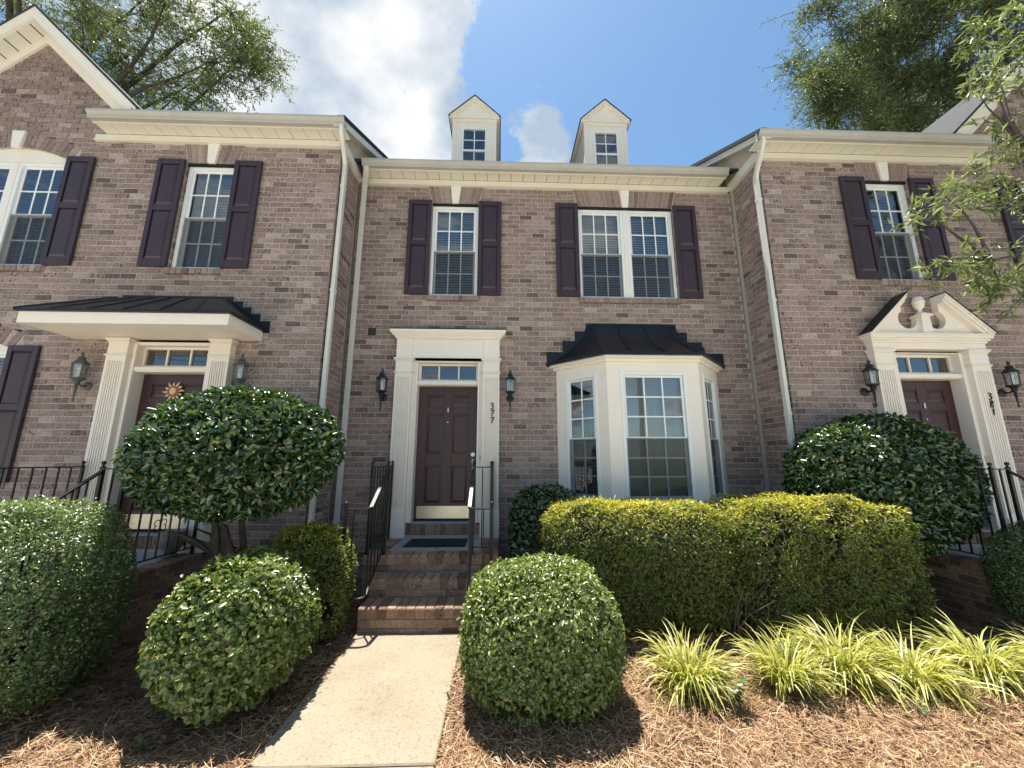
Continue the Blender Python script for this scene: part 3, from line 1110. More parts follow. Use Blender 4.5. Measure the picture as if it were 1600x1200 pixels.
    cols_ = ((uc-0.315, uc-0.065), (uc+0.065, uc+0.315))
    rws = ((1.02, 1.56), (1.72, 2.31), (2.42, 2.60))
    # stiles and rails
    dr.box(fr, uc-0.444, uc-0.315, dd-0.0118, dd, z0, z1)
    dr.box(fr, uc+0.315, uc+0.444, dd-0.0118, dd, z0, z1)
    dr.box(fr, uc-0.065, uc+0.065, dd-0.0118, dd-0.0004, z0, z1)
    zz = [z0] + [q for r_ in rws for q in r_] + [z1]
    for i in range(0, len(zz), 2):
        for (a, c) in cols_:
            dr.box(fr, a, c, dd-0.0118, dd-0.0008, zz[i], zz[i+1])
    door = part('door', dr, 'door_paint', house, bevel=0.003)
    for (a, c) in cols_:
        for (e0, e1) in rws:
            part('panel', MB().frustum(fr, a+0.012, c-0.012, e0+0.012, e1-0.012, dd-0.0119, dd-0.002, 0.030), 'door_paint', door)
    part('kick_plate', MB().box(fr, uc-0.405, uc+0.405, dd, dd+0.003, 0.815, 0.985), 'steel_plate', door)
    part('sweep', MB().box(fr, uc-0.444, uc+0.444, dd-0.03, dd+0.008, 0.782, 0.7995), 'dark_gap', door)
    hx = uc+0.385
    kn = MB()
    c = fr.pt(hx, dd, 1.715)
    kn.tube([c, c+fr.N*0.012], 0.030, 14)
    part('deadbolt', kn, 'chrome', door)
    h2 = MB()
    h2.plate(fr, [(hx+0.030*math.cos(a_), 1.60+0.062*math.sin(a_)) for a_ in [i*math.pi/8 for i in range(16)]], dd, dd+0.008)
    h2.tube([fr.pt(hx, dd, 1.57), fr.pt(hx, dd+0.05, 1.56), fr.pt(hx, dd+0.055, 1.48), fr.pt(hx, dd+0.05, 1.37), fr.pt(hx, dd, 1.35)], 0.009, 8)
    part('handle', h2, 'chrome', door, smooth=True)
    part('lockbox', MB().box(fr, hx-0.03, hx+0.03, dd+0.05, dd+0.085, 1.26, 1.365), 'lantern_black', door, bevel=0.006)
    part('knocker', MB().box(fr, uc-0.012, uc+0.012, dd, dd+0.014, 2.335, 2.415), 'chrome', door, bevel=0.005)
    pe = fr.pt(uc, dd, 2.19)
    part('peephole', MB().tube([pe, pe+fr.N*0.006], 0.010, 10), 'chrome', door)
    # threshold
    part('threshold', MB().box(fr, uc-0.447, uc+0.447, -0.16, 0.03, 0.758, 0.781), 'bluestone', house, bevel=0.004)
    return sur


def thing_part(name, parent):
    o = bpy.data.objects.new(name, None)
    COL.objects.link(o)
    o.parent = parent
    WLOC[o.name] = Vector(WLOC[parent.name])
    o.location = (0, 0, 0)
    return o


# ------------------------------------------------------------------ houses
YS = -0.76
XL, XR = -2.337, 3.89
FC, FS = front(0.0), front(YS)
FRL = Fr((XL, 0, 0), (0, 1, 0), (1, 0, 0))
FRR = Fr((XR, 0, 0), (0, -1, 0), (-1, 0, 0))
OCC_C = [(540, 800, 990, 1200), (850, 1410, 780, 990), (865, 1135, 505, 800), (590, 780, 520, 1000), (795, 905, 762, 900)]
OCC_L = [(183, 545, 610, 880), (0, 190, 790, 1120), (180, 540, 820, 1130), (27, 415, 462, 530)]
OCC_R = [(1222, 1540, 650, 990), (1540, 1600, 600, 1000), (1440, 1600, 0, 200), (1430, 1600, 260, 480)]

H_C = thing('brick_townhouse', 'brick townhouse numbered 377 with bay window and two roof dormers', 'house', (0.77, 0, 0), 'attached brick townhouses')
H_L = thing('brick_townhouse', 'brick townhouse with black metal door canopy and large front gable', 'house', (-5.5, YS, 0), 'attached brick townhouses')
H_R = thing('brick_townhouse', 'brick townhouse numbered 381 with broken pediment over its door', 'house', (7.0, YS, 0), 'attached brick townhouses')

UC_C, UC_L, UC_R = -0.775, -4.18, 5.82


def walls(house, fr, u0, u1, holes, rets=(), gable=None, occl=(), arch_h=()):
    mb = MB()
    backing(mb, fr, u0, u1, -0.3, 6.2, holes)
    specs = lay_bricks(fr, u0, u1, -0.08, 6.13, holes)
    if gable:
        gc, gz = gable
        mb.plate(fr, [(gc-1.80, 6.19), (gc+1.80, 6.19), (gc, 7.935)], -0.10, -0.011)
        specs += lay_bricks(fr, gc-1.95, gc+1.95, 6.08, 7.9, arch_h, top=lambda z: (gc-(gz-z)/0.97, gc+(gz-z)/0.97))
    for (f2, a, c) in rets:
        backing(mb, f2, a, c, -0.3, 6.2, ())
        specs += lay_bricks(f2, a, c, -0.08, 6.13, (), bond=0.05)
    w = part('wall', mb, 'mortar', house)
    place_bricks(specs, w, 300, 'brick', occl)
    return w


def win_set(house, fr, u0, u1, z0=4.165, z1=5.765, double=False, sh=(True, True), blind=1.1, arch=True):
    if double:
        mid = (u0+u1)/2
        window(house, fr, u0, mid-0.035, z0, z1, blind=blind)
        window(house, fr, mid+0.035, u1, z0, z1, blind=blind)
        part('mullion', MB().box(fr, mid-0.0345, mid+0.0345, -0.14, -0.040, z0, z1), 'trim', house, bevel=0.004)
    else:
        window(house, fr, u0, u1, z0, z1, blind=blind)
    if sh[0]:
        shutter(house, fr, u0-0.378, u0-0.006, z0+0.005, z1+0.055)
    if sh[1]:
        shutter(house, fr, u1+0.006, u1+0.378, z0+0.005, z1+0.055)
    row_sill(house, fr, u0-0.03, u1+0.03, z0-0.085, z0-0.003)
    if arch:
        jack_arch(house, fr, u0, u1, z1+0.033, 6.097)


def hole(u0, u1, z0, z1):
    return (u0, u1, z0, z1)


def win_holes(u0, u1, z0=4.165, z1=5.765, arch=True):
    h = [(u0, u1, z0-0.088, z1+0.035)]
    if arch:
        h.append((u0-0.075, u1+0.075, z1+0.033, 6.2))
    return h


# --- centre house 377
wa = (-1.128, -0.372)
wb = (1.275, 2.865)
holesC = win_holes(*wa) + win_holes(*wb) + [(UC_C-0.60, UC_C+0.60, 0.55, 3.3), (1.0, 3.2, 0.9, 3.4), (-2.02, -1.90, 3.50, 3.62)]
walls(H_C, FC, XL, XR, holesC, (), None, OCC_C)
win_set(H_C, FC, *wa)
win_set(H_C, FC, *wb, double=True)
eave(H_C, FC, XL+0.001, XR-0.001, XL+0.135, XR-0.185)
entry(H_C, FC, UC_C, 0.77, 0.525, 'crown', '377')
vt = part('wall_vent', MB().box(FC, -2.02, -1.90, -0.05, 0.004, 3.50, 3.62), 'vent_brown', H_C)
for i in range(4):
    part('louvre', MB().box(FC, -2.012, -1.908, 0.004, 0.012, 3.512+i*0.027, 3.524+i*0.027), 'vent_brown', vt)
downspout(H_C, -2.235, -0.048, 5.95, 0.1, 0, -1, -2.14, -0.285)

# roofs, one gabled slab per house
def main_roof(house, d_front, u0, u1, name='roof', zf=6.335):
    sl = 0.53
    yr = 5.2
    run = yr + d_front
    b = MB()
    prof = [(d_front, zf), (-yr, zf+run*sl), (-yr-run, zf), (-yr-run, zf-0.06), (-yr, zf+run*sl-0.07), (d_front, zf-0.05)]
    b.prism(WORLD, prof, u0, u1)
    r_ = part(name, b, 'shingle', house)
    return r_


def shell(house, u0, u1, yf, gable_side=None):
    b = MB()
    W = WORLD
    b.box(W, u0+0.02, u1-0.02, -10.2, -10.1, -0.3, 6.3)
    b.box(W, u0+0.02, u1-0.02, -10.1, -yf-0.25, -0.32, -0.30)
    b.box(W, u0+0.02, u1-0.02, -10.1, -yf-0.30, 6.10, 6.14)
    for x in (u0+0.02, u1-0.10):
        b.box(W, x, x+0.08, -10.1, -yf-0.13, -0.3, 6.1)
    part('rear_shell', b, 'siding', house)


main_roof(H_C, 0.30, XL, XR)
shell(H_C, XL, XR, 0.0)

# --- dormers
FD = front(1.0)


def dormer(xc):
    d = thing_part('dormer', H_C)
    hw = 0.43
    wl = MB()
    wl.box(FD, xc-hw, xc-0.25, -0.06, 0, 6.75, 8.45)
    wl.box(FD, xc+0.25, xc+hw, -0.06, 0, 6.75, 8.45)
    wl.box(FD, xc-0.25, xc+0.25, -0.06, -0.001, 8.24, 8.45)
    wl.box(FD, xc-0.25, xc+0.25, -0.06, -0.001, 6.75, 7.16)
    part('front_wall', wl, 'trim', d)
    sd = MB()
    for sgn in (-1, 1):
        a, c = sorted((xc+sgn*(hw-0.03), xc+sgn*(hw-0.001)))
        sd.box(FD, a, c, -3.0, -0.061, 6.9, 8.45)
    part('side_wall', sd, 'siding', d)
    for k in range(18):
        for sgn in (-1, 1):
            a, c = sorted((xc+sgn*(hw+0.0), xc+sgn*(hw+0.012)))
            part('siding_board', MB().box(FD, a, c, -3.0, -0.075, 7.0+k*0.08, 7.074+k*0.08), 'siding', d)
    cb = MB()
    for sgn in (-1, 1):
        a, c = sorted((xc+sgn*(hw-0.06), xc+sgn*(hw+0.014)))
        cb.box(FD, a, c, -0.07, 0.014, 6.75, 8.40)
    part('corner_board', cb, 'trim', d, bevel=0.003)
    # entablature and pediment
    e = MB()
    e.box(FD, xc-hw-0.02, xc+hw+0.02, -0.05, 0.025, 8.37, 8.44)
    e.box(FD, xc-hw-0.05, xc+hw+0.05, -0.05, 0.055, 8.44, 8.475)
    part('cornice', e, 'trim', d, bevel=0.003)
    zb, za, ow = 8.476, 8.95, hw+0.075
    sl_ = (za-zb)/ow
    part('tympanum', MB().plate(FD, [(xc-ow+0.10, zb), (xc+ow-0.10, zb), (xc, za-0.10)], -0.05, 0.010), 'trim', d)
    for sgn in (-1, 1):
        rk = MB()
        rk.plate(FD, [(xc+sgn*ow, zb), (xc, za), (xc, za-0.055), (xc+sgn*(ow-0.06), zb)], -0.02, 0.075)
        rk.plate(FD, [(xc+sgn*(ow-0.06), zb), (xc, za-0.055), (xc, za-0.10), (xc+sgn*(ow-0.105), zb)], -0.02, 0.045)
        part('raking_cornice', rk, 'trim', d)
        rf = MB().plate(FD, [(xc+sgn*(ow+0.025), zb-0.005), (xc, za+0.022), (xc, za+0.002), (xc+sgn*(ow+0.004), zb-0.005)], -3.2, 0.09)
        part('dormer_roof', rf, 'shingle', d)
        part('eave_board', MB().box(FD, *sorted((xc+sgn*(hw+0.012), xc+sgn*(ow+0.003))), -3.1, 0.05, zb-0.045, zb-0.006), 'trim', d)
    f = MB()
    bar_rect(f, FD, xc-0.25, xc+0.25, 7.16, 8.24, 0.035, -0.05, 0.018)
    f.box(FD, xc-0.215, xc+0.215, -0.045, 0.004, 7.70, 7.745)
    f.box(FD, xc-0.010, xc+0.010, -0.03, -0.012, 7.195, 8.205)
    for z in (7.975, 7.44):
        f.box(FD, xc-0.215, xc+0.215, -0.029, -0.013, z-0.010, z+0.010)
    part('window_frame', f, 'white_vinyl', d, bevel=0.002)
    for (a, c) in ((xc-0.215, xc-0.010), (xc+0.010, xc+0.215)):
        for (g, h) in ((7.195, 7.43), (7.45, 7.70), (7.745, 7.965), (7.985, 8.205)):
            q = MB().quad(FD.pt(a, -0.02, g), FD.pt(c, -0.02, g), FD.pt(c, -0.02, h), FD.pt(a, -0.02, h))
            me = bpy.data.meshes.new('pane')
            me.from_pydata(q.v, [], q.f)
            link('pane', me, 'glass', d)
    part('room_back', MB().box(FD, xc-0.38, xc+0.38, -0.6, -0.58, 6.9, 8.4), 'room_dark', d)


dormer(-0.55)
dormer(2.13)

# --- bay window of 377
B = 0.60
BX = (0.86, 1.46, 2.74, 3.34)
FBL = Fr((BX[0], 0, 0), (1, -1, 0), (-1, -1, 0))
FBF = Fr((0, -B, 0), (1, 0, 0), (0, -1, 0))
FBR = Fr((BX[2], -B, 0), (1, 1, 0), (1, -1, 0))
SL = B*math.sqrt(2)
bz0, bz1 = 1.10, 2.83


def bay_face(fr, L0, L1, w0, w1):
    b = MB()
    zt = 3.0
    b.box(fr, L0, w0, -0.09, 0, 0.0, zt)
    b.box(fr, w1, L1, -0.09, 0, 0.0, zt)
    b.box(fr, w0, w1, -0.09, -0.0005, bz1, zt)
    b.box(fr, w0, w1, -0.09, -0.0005, 0.0, bz0)
    part('bay_wall', b, 'trim', H_C)


bay_face(FBL, 0.0, SL, 0.16, SL-0.16)
bay_face(FBF, BX[1], BX[2], 1.64, 2.56)
bay_face(FBR, 0.0, SL, 0.16, SL-0.16)
window(H_C, FBL, 0.16, SL-0.16, bz0, bz1, cols=2, rows=3, dep=0.012, blind=0.28, zmid=1.93)
window(H_C, FBF, 1.64, 2.56, bz0, bz1, cols=3, rows=3, dep=0.012, blind=1.2, zmid=1.93)
window(H_C, FBR, 0.16, SL-0.16, bz0, bz1, cols=2, rows=3, dep=0.012, blind=0.55, zmid=1.93)
# bay cornice and flared metal roof
def ring(off, z):
    k = off*math.tan(math.radians(22.5))
    return [(BX[0]-off*1.414, 0.0, z), (BX[1]-k, -B-off, z), (BX[2]+k, -B-off, z), (BX[3]+off*1.414, 0.0, z)]


cz = MB()
for (o0, za, zb_) in ((0.035, 2.965, 3.005), (0.075, 3.005, 3.045)):
    r0, r1 = ring(o0, za), ring(o0, zb_)
    i0, i1 = ring(-0.05, za), ring(-0.05, zb_)
    for k in range(3):
        cz.hexa([r0[k], r0[k+1], r1[k+1], r1[k], i0[k], i0[k+1], i1[k+1], i1[k]])
part('bay_cornice', cz, 'trim', H_C)
prof = []
TOP = [(1.40, -0.045), (1.43, -0.05), (2.70, -0.05), (2.73, -0.045)]
NS = 10
for i in range(NS+1):
    t_ = i/NS
    z = 3.05 + 0.64*(t_**1.0)
    s_ = 1-(1-t_)**2.1           # concave sweep
    s_ = 0.25*t_ + 0.75*s_
    rg = ring(0.105, z)
    tp = [(1.34, 0.0), (1.46, -0.07), (2.64, -0.07), (2.76, 0.0)]
    prof.append([(rg[k][0]+(tp[k][0]-rg[k][0])*s_, rg[k][1]+(tp[k][1]-rg[k][1])*s_, z) for k in range(4)])
rf = MB()
vs = [p for r_ in prof for p in r_]
fs = []
for i in range(NS):
    for k in range(3):
        fs.append((i*4+k, i*4+k+1, (i+1)*4+k+1, (i+1)*4+k))
fs.append((NS*4, NS*4+1, NS*4+2, NS*4+3))
fs.append((3, 2, 1, 0))
rf.add(vs, fs)
lo = ring(0.112, 3.046)
hi = ring(0.112, 3.085)
io, ii = ring(0.02, 3.046), ring(0.02, 3.085)
for k in range(3):
    rf.hexa([lo[k], lo[k+1], hi[k+1], hi[k], io[k], io[k+1], ii[k+1], ii[k]])
BR = part('bay_roof', rf, 'black_metal', H_C)


def seam(fn):
    part('seam', MB().tube([fn(i) for i in range(NS+1)], 0.017, 6), 'black_metal', BR)


def lerp(a, b_, t_):
    return tuple(a[i]+(b_[i]-a[i])*t_ for i in range(3))


for q in (0.0, 0.31, 0.655, 1.0):
    seam(lambda i, q=q: lerp(prof[i][1], prof[i][2], q))
for k in (0, 2):
    seam(lambda i, k=k: lerp(prof[i][k], prof[i][k+1], 0.52))
# stepped flashing against the brick
def step_flash(parent, fr, steps, mat='black_metal'):
    for (a, c, z0, z1) in steps:
        part('step_flashing', MB().box(fr, a, c, -0.004, 0.012, z0, z1), mat, parent, bevel=0.002)


step_flash(BR, FC, [(1.34, 2.76, 3.66, 3.735), (1.16, 1.339, 3.50, 3.60), (0.965, 1.159, 3.36, 3.445), (0.715, 0.964, 3.03, 3.265),
                    (2.761, 2.93, 3.50, 3.60), (2.931, 3.16, 3.36, 3.445), (3.161, 3.475, 3.03, 3.265)])
step_flash(BR, FC, [(1.16, 1.345, 3.3, 3.499), (0.965, 1.17, 3.1, 3.359), (2.755, 2.93, 3.3, 3.499), (2.93, 3.17, 3.1, 3.359)])

# --- left house
wl = (-4.475, -3.79)
wbig = (-7.61, -6.10)
holesL = win_holes(*wl) + win_holes(*wbig, arch=False) + [(UC_L-0.60, UC_L+0.60, 0.55, 3.3), (-7.61, -6.22, 1.3, 3.05)]


def arch_holes(u0, u1, zs, rise):
    uc, hw = (u0+u1)/2, (u1-u0)/2
    res, k = [], int(zs/CH)
    while k*CH < zs+rise+0.24:
        zc = (k+0.5)*CH
        v = 1-(zc-zs-0.224)/rise
        q = 1.0 if zc < zs+0.224 else math.sqrt(max(0.0, v))
        if v > 0:
            res.append((uc-hw*q*1.16, uc+hw*q*1.16, k*CH, (k+1)*CH))
        k += 1
    return res


walls(H_L, FS, -9.6, XL, holesL + arch_holes(-7.61, -6.10, 5.766, 0.19) + arch_holes(-7.61, -6.22, 3.0, 0.15), [(FRL, YS, -0.09)], (-6.82, 7.91), OCC_L, arch_holes(-7.61, -6.10, 5.766, 0.19))
win_set(H_L, FS, *wl, blind=1.25)
win_set(H_L, FS, *wbig, double=True, arch=False, sh=(False, True), blind=0.3)
win_set(H_L, FS, -7.61, -6.22, 1.36, 3.0, double=True, arch=False, sh=(False, True), blind=0.4)


def seg_arch(house, fr, u0, u1, zs, rise, ztop, panel=True):
    """cream head panel under a segmental brick arch with keystone"""
    uc, hw = (u0+u1)/2, (u1-u0)/2
    pts = [(u0, zs)] + [(uc+hw*q, zs+0.02+rise*(1-q*q)) for q in np.linspace(-1, 1, 17)] + [(u1, zs)]
    part('arch_panel', MB().plate(fr, pts[::-1], -0.09, -0.035), 'trim', house)
    bk = MB()
    n = 20
    full = [(uc+hw*1.17*q, zs+0.01+rise*(1-q*q)+0.215) for q in np.linspace(-1, 1, 17)] + [(u1+0.12, zs)] + [(uc+hw*q, zs+0.02+rise*(1-q*q)) for q in np.linspace(1, -1, 17)] + [(u0-0.12, zs)]
    root = part('arch', MB().plate(fr, full, -0.09, -0.007), 'mortar', house)
    for i in range(n):
        qa, qb = -1+2*i/n, -1+2*(i+1)/n
        if abs((qa+qb)/2) < 0.06:
            continue
        def pt(q, h, g):
            x = uc + hw*q*(1+0.16*h) + g
            return (x, zs+0.024+rise*(1-q*q)+0.20*h)
        poly = [pt(qa, 0, .004), pt(qb, 0, -.004), pt(qb, 1, -.004), pt(qa, 1, .004)]
        part('brick', MB().plate(fr, poly, -0.0105, 0.002), 'brick', root, bevel=0.003)
    part('keystone', MB().plate(fr, [(uc-0.055, zs+rise+0.0), (uc+0.055, zs+rise), (uc+0.09, zs+rise+0.27), (uc-0.09, zs+rise+0.27)], -0.01, 0.03), 'trim', root, bevel=0.004)


seg_arch(H_L, FS, -7.61, -6.10, 5.766, 0.19, 6.30)
seg_arch(H_L, FS, -7.61, -6.22, 3.0, 0.15, 3.42)
eave(H_L, FS, -5.80, XL, -5.64, XL+0.14)
entry(H_L, FS, UC_L, 0.755, 0.51, 'canopy', '3')
downspout(H_L, XL+0.047, YS+0.075, 5.86, 0.1, 1, 0, XL+0.115, YS-0.285)
main_roof(H_L, 0.30-YS, -5.63, XL+0.14)
main_roof(H_L, -0.9, -9.6, -5.631, zf=7.374)
shell(H_L, -9.6, XL, YS)


def return_trim(house, fr, sgn, a, c):
    """frieze and siding above a return wall, with the sloped rake board"""
    part('frieze', MB().box(fr, a, c, -0.01, 0.028, 6.117, 6.26), 'eave_paint', house)
    part('bead', MB().box(fr, a, c, -0.01, 0.044, 6.098, 6.117), 'eave_paint', house)
    # siding triangle and rake, in the Y-Z plane
    sl = 0.53
    y0, y1 = -1.06, 4.6
    def zr(y):
        return 6.335 + (y+1.06)*sl
    def U(y):
        return y if fr.U.y > 0 else -y
    pl = MB().plate(fr, [(U(-0.74), 6.262), (U(y1), 6.262), (U(y1), zr(y1)-0.06), (U(-0.74), zr(-0.74)-0.06)], -0.05, 0.0)
    sd = part('side_siding', pl, 'siding', house)
    for i in range(24):
        y = -0.66 + i*0.14
        part('batten', MB().box(fr, *sorted((U(y), U(y+0.016))), 0.0, 0.010, 6.263, zr(y)-0.10), 'siding', sd)
    rb = MB().plate(fr, [(U(y0), zr(y0)-0.012), (U(y1), zr(y1)-0.012), (U(y1), zr(y1)-0.21), (U(y0), zr(y0)-0.15)], 0.115, 0.138)
    part('rake_board', rb, 'downspout_paint', house)
    part('rake_edge', MB().plate(fr, [(U(y0-0.02), zr(y0)+0.012), (U(y1), zr(y1)+0.022), (U(y1), zr(y1)-0.011), (U(y0-0.02), zr(y0)-0.020)], 0.05, 0.150), 'shingle', house)
    part('rake_soffit', MB().plate(fr, [(U(y0), zr(y0)-0.13), (U(y1), zr(y1)-0.15), (U(y1), zr(y1)-0.165), (U(y0), zr(y0)-0.145)], 0.0, 0.114), 'eave_paint', house)


return_trim(H_L, FRL, 1, YS-0.03, 0.0)


def gable(house, fr, gc):
    sl, run = 0.97, 1.78
    za = 8.15
    for sgn in (-1, 1):
        def ln(off, r0=0.0, r1=run):
            return [(gc+sgn*r0, za-off-r0*sl), (gc+sgn*r1, za-off-r1*sl)]
        def band(o0, o1, d0, d1, r1=run):
            a, b_ = ln(o0, 0, r1)
            c, e = ln(o1, 0, r1)
            return MB().plate(fr, [a, b_, e, c], d0, d1)
        part('rake_fascia', band(0.03, 0.20, 0.215, 0.24, 1.66), 'trim', house)
        part('rake_shadow_board', band(0.03, 0.085, 0.2405, 0.256, 1.74), 'trim', house)
        part('rake_frieze', band(0.225, 0.385, -0.01, 0.030, 1.49), 'trim', house)
        sf = part('rake_soffit', band(0.20, 0.224, 0.0, 0.214, 1.64), 'eave_paint', house)
        k = 0.06
        while k < 1.58:
            a = (gc+sgn*k, za-0.2255-k*sl)
            b_ = (gc+sgn*(k+0.010), za-0.2255-(k+0.010)*sl)
            part('soffit_groove', MB().plate(fr, [a, b_, (b_[0], b_[1]+0.003), (a[0], a[1]+0.003)], 0.033, 0.21), 'vent_brown', sf)
            k += 0.145
        part('gable_roof', band(-0.015, 0.029, -5.2, 0.262), 'shingle', house)


gable(H_L, FS, -6.82)

# canopy over the left door
cx0, cx1, cyd = -5.44, -3.11, 0.64
CN = thing_part('door_canopy', H_L)
c = MB()
c.box(FS, cx0, cx1, cyd-0.025, cyd, 3.150, 3.285)
c.box(FS, cx0, cx0+0.025, 0.0, cyd-0.0255, 3.150, 3.285)
c.box(FS, cx1-0.025, cx1, 0.0, cyd-0.0255, 3.150, 3.285)
part('fascia', c, 'trim', CN, bevel=0.003)
nb = 8
for i in range(nb):
    d0 = 0.004 + (cyd-0.03)*i/nb
    d1 = 0.004 + (cyd-0.03)*(i+1)/nb - 0.004
    part('soffit_board', MB().box(FS, cx0+0.026, cx1-0.026, d0, d1, 3.156, 3.166), 'trim', CN)
part('soffit_back', MB().box(FS, cx0+0.026, cx1-0.026, 0.001, cyd-0.026, 3.170, 3.176), 'dark_gap', CN)
r0 = [(cx0-0.03, 0.0), (cx0-0.03, cyd+0.03), (cx1+0.03, cyd+0.03), (cx1+0.03, 0.0)]
r1 = [(-4.95, 0.0), (-4.95, 0.09), (-3.60, 0.09), (-3.60, 0.0)]
vs = [FS.pt(u, d, 3.286) for u, d in r0] + [FS.pt(u, d, 3.312) for u, d in r0] + [FS.pt(u, d, 3.70) for u, d in r1]
c = MB().add(vs, [(0, 1, 5, 4), (1, 2, 6, 5), (2, 3, 7, 6), (3, 0, 4, 7), (4, 5, 9, 8), (5, 6, 10, 9), (6, 7, 11, 10), (8, 9, 10, 11), (3, 2, 1, 0)])
CRF = part('canopy_roof', c, 'black_metal', CN)
for i in range(1, 6):
    q = i/6
    a = Vector(vs[5]).lerp(Vector(vs[6]), q)
    b_ = Vector(vs[9]).lerp(Vector(vs[10]), (q-0.5)*1.0+0.5 if 0.1 < q < 0.9 else q)
    part('seam', MB().tube([a, b_], 0.013, 6), 'black_metal', CN)
for (i, j) in ((5, 9), (6, 10)):
    part('seam', MB().tube([vs[i], vs[j]], 0.014, 6), 'black_metal', CN)
for (i, j, k, l) in ((4, 8, 5, 9), (7, 11, 6, 10)):
    part('seam', MB().tube([Vector(vs[i]).lerp(Vector(vs[k]), 0.5), Vector(vs[j]).lerp(Vector(vs[l]), 0.5)], 0.012, 6), 'black_metal', CN)
step_flash(CN, FS, [(-4.98, -3.55, 3.66, 3.765), (-3.549, -3.42, 3.55, 3.70), (-3.419, -3.30, 3.46, 3.62), (-3.299, -3.17, 3.37, 3.53), (-3.169, -3.03, 3.27, 3.43),
                    (-5.11, -4.981, 3.55, 3.70), (-5.25, -5.111, 3.45, 3.61), (-5.39, -5.251, 3.36, 3.52), (-5.52, -5.391, 3.27, 3.42)])

# --- right house
wr = (5.44, 6.13)
wbr = (7.87, 9.30)
holesR = win_holes(*wr) + win_holes(*wbr, arch=False) + [(UC_R-0.60, UC_R+0.60, 0.55, 3.3)] + arch_holes(7.87, 9.30, 5.766, 0.19)
walls(H_R, FS, XR, 11.6, holesR, [(FRR, 0.09, -YS)], (8.5, 7.91), OCC_R, arch_holes(7.87, 9.30, 5.766, 0.19))
win_set(H_R, FS, *wr, blind=1.05)
win_set(H_R, FS, *wbr, double=True, arch=False, sh=(True, True), blind=0.5)
seg_arch(H_R, FS, 7.87, 9.30, 5.766, 0.19, 6.30)
eave(H_R, FS, XR, 7.47, XR-0.17, 7.30)
entry(H_R, FS, UC_R, 0.795, 0.53, 'pediment', '381')
downspout(H_R, XR-0.047, YS+0.055, 5.80, 0.1, -1, 0, XR-0.13, YS-0.285)
main_roof(H_R, 0.30-YS, XR-0.17, 7.29)
main_roof(H_R, -0.9, 7.291, 11.6, zf=7.374)
shell(H_R, XR, 11.6, YS)
return_trim(H_R, FRR, -1, 0.0, -YS+0.03)
gable(H_R, FS, 8.5)

# ------------------------------------------------------------------ lanterns
def lantern(x, ywall, label, mat, group):
    o = Vector((x, ywall-0.135, 2.62))          # base of the glass cage
    L_ = thing('wall_lantern', label, 'wall lantern', (x, ywall, 2.55), group)
    n = 6
    bp_ = MB()
    c = Vector((x, ywall, 2.54))
    bp_.tube([c, c+Vector((0, -0.012, 0)), c+Vector((0, -0.02, 0)), c+Vector((0, -0.03, 0))], [0.056, 0.056, 0.045, 0.02], 16)
    part('backplate', bp_, mat, L_)
    part('arm', MB().tube([(x, ywall-0.02, 2.54), (x, ywall-0.07, 2.53), (x, ywall-0.115, 2.545), (x, ywall-0.135, 2.575)], 0.012, 8), mat, L_, smooth=True)
    part('cup', MB().lathe(o, [(0.010, -0.10), (0.020, -0.085), (0.034, -0.06), (0.030, -0.045), (0.052, -0.02), (0.074, -0.010), (0.078, 0.0), (0.060, 0.002)], 12), mat, L_)
    part('tail', MB().lathe(o, [(0.002, -0.295), (0.010, -0.285), (0.015, -0.272), (0.006, -0.262), (0.008, -0.245), (0.013, -0.16), (0.017, -0.10)], 10), mat, L_, smooth=True)
    cg = MB()
    h = 0.175
    R0, R1 = 0.064, 0.074
    ptsb = [o + Vector((R0*math.cos(a), R0*math.sin(a), 0.0)) for a in [math.pi*(2*i+1)/n for i in range(n)]]
    ptst = [o + Vector((R1*math.cos(a), R1*math.sin(a), h)) for a in [math.pi*(2*i+1)/n for i in range(n)]]
    for i in range(n):
        cg.tube([ptsb[i], ptst[i]], 0.0048, 5)
        cg.tube([ptst[i], ptst[(i+1) % n]], 0.006, 5)
        cg.tube([ptsb[i], ptsb[(i+1) % n]], 0.005, 5)
    part('cage', cg, mat, L_)
    for i in range(n):
        q = MB().quad(ptsb[i], ptsb[(i+1) % n], ptst[(i+1) % n], ptst[i])
        me = bpy.data.meshes.new('pane')
        me.from_pydata(q.v, [], q.f)
        link('pane', me, 'lantern_glass', L_)
    part('candle', MB().lathe(o, [(0.017, 0.0), (0.017, 0.085), (0.012, 0.09), (0.020, 0.11), (0.018, 0.13), (0.006, 0.155)], 10), 'bulb', L_, smooth=True)
    part('roof', MB().lathe(o, [(0.088, h-0.004), (0.086, h+0.006), (0.066, h+0.03), (0.044, h+0.05), (0.036, h+0.062), (0.046, h+0.068), (0.040, h+0.082), (0.016, h+0.10)], 6), mat, L_)
    part('finial', MB().lathe(o, [(0.014, h+0.10), (0.010, h+0.108), (0.020, h+0.122), (0.016, h+0.135), (0.004, h+0.152), (0.001, h+0.165)], 10), mat, L_, smooth=True)


GL = 'wall lanterns beside the front doors'
lantern(UC_C-0.94, 0.0, 'black wall lantern left of the door numbered 377', 'lantern_black', GL)
lantern(UC_C+0.93, 0.0, 'black wall lantern between door 377 and the bay window', 'lantern_black', GL)
lantern(UC_L-1.00, YS, 'grey patina wall lantern left of the door under the metal canopy', 'lantern_patina', GL)
lantern(UC_L+0.94, YS, 'grey wall lantern just above the tall rounded camellia beside the canopy door', 'lantern_patina', GL)
lantern(UC_R-0.93, YS, 'black wall lantern left of the pedimented door numbered 381', 'lantern_black', GL)
lantern(UC_R+1.00, YS, 'black wall lantern right of the number 381 at the edge of view', 'lantern_black', GL)


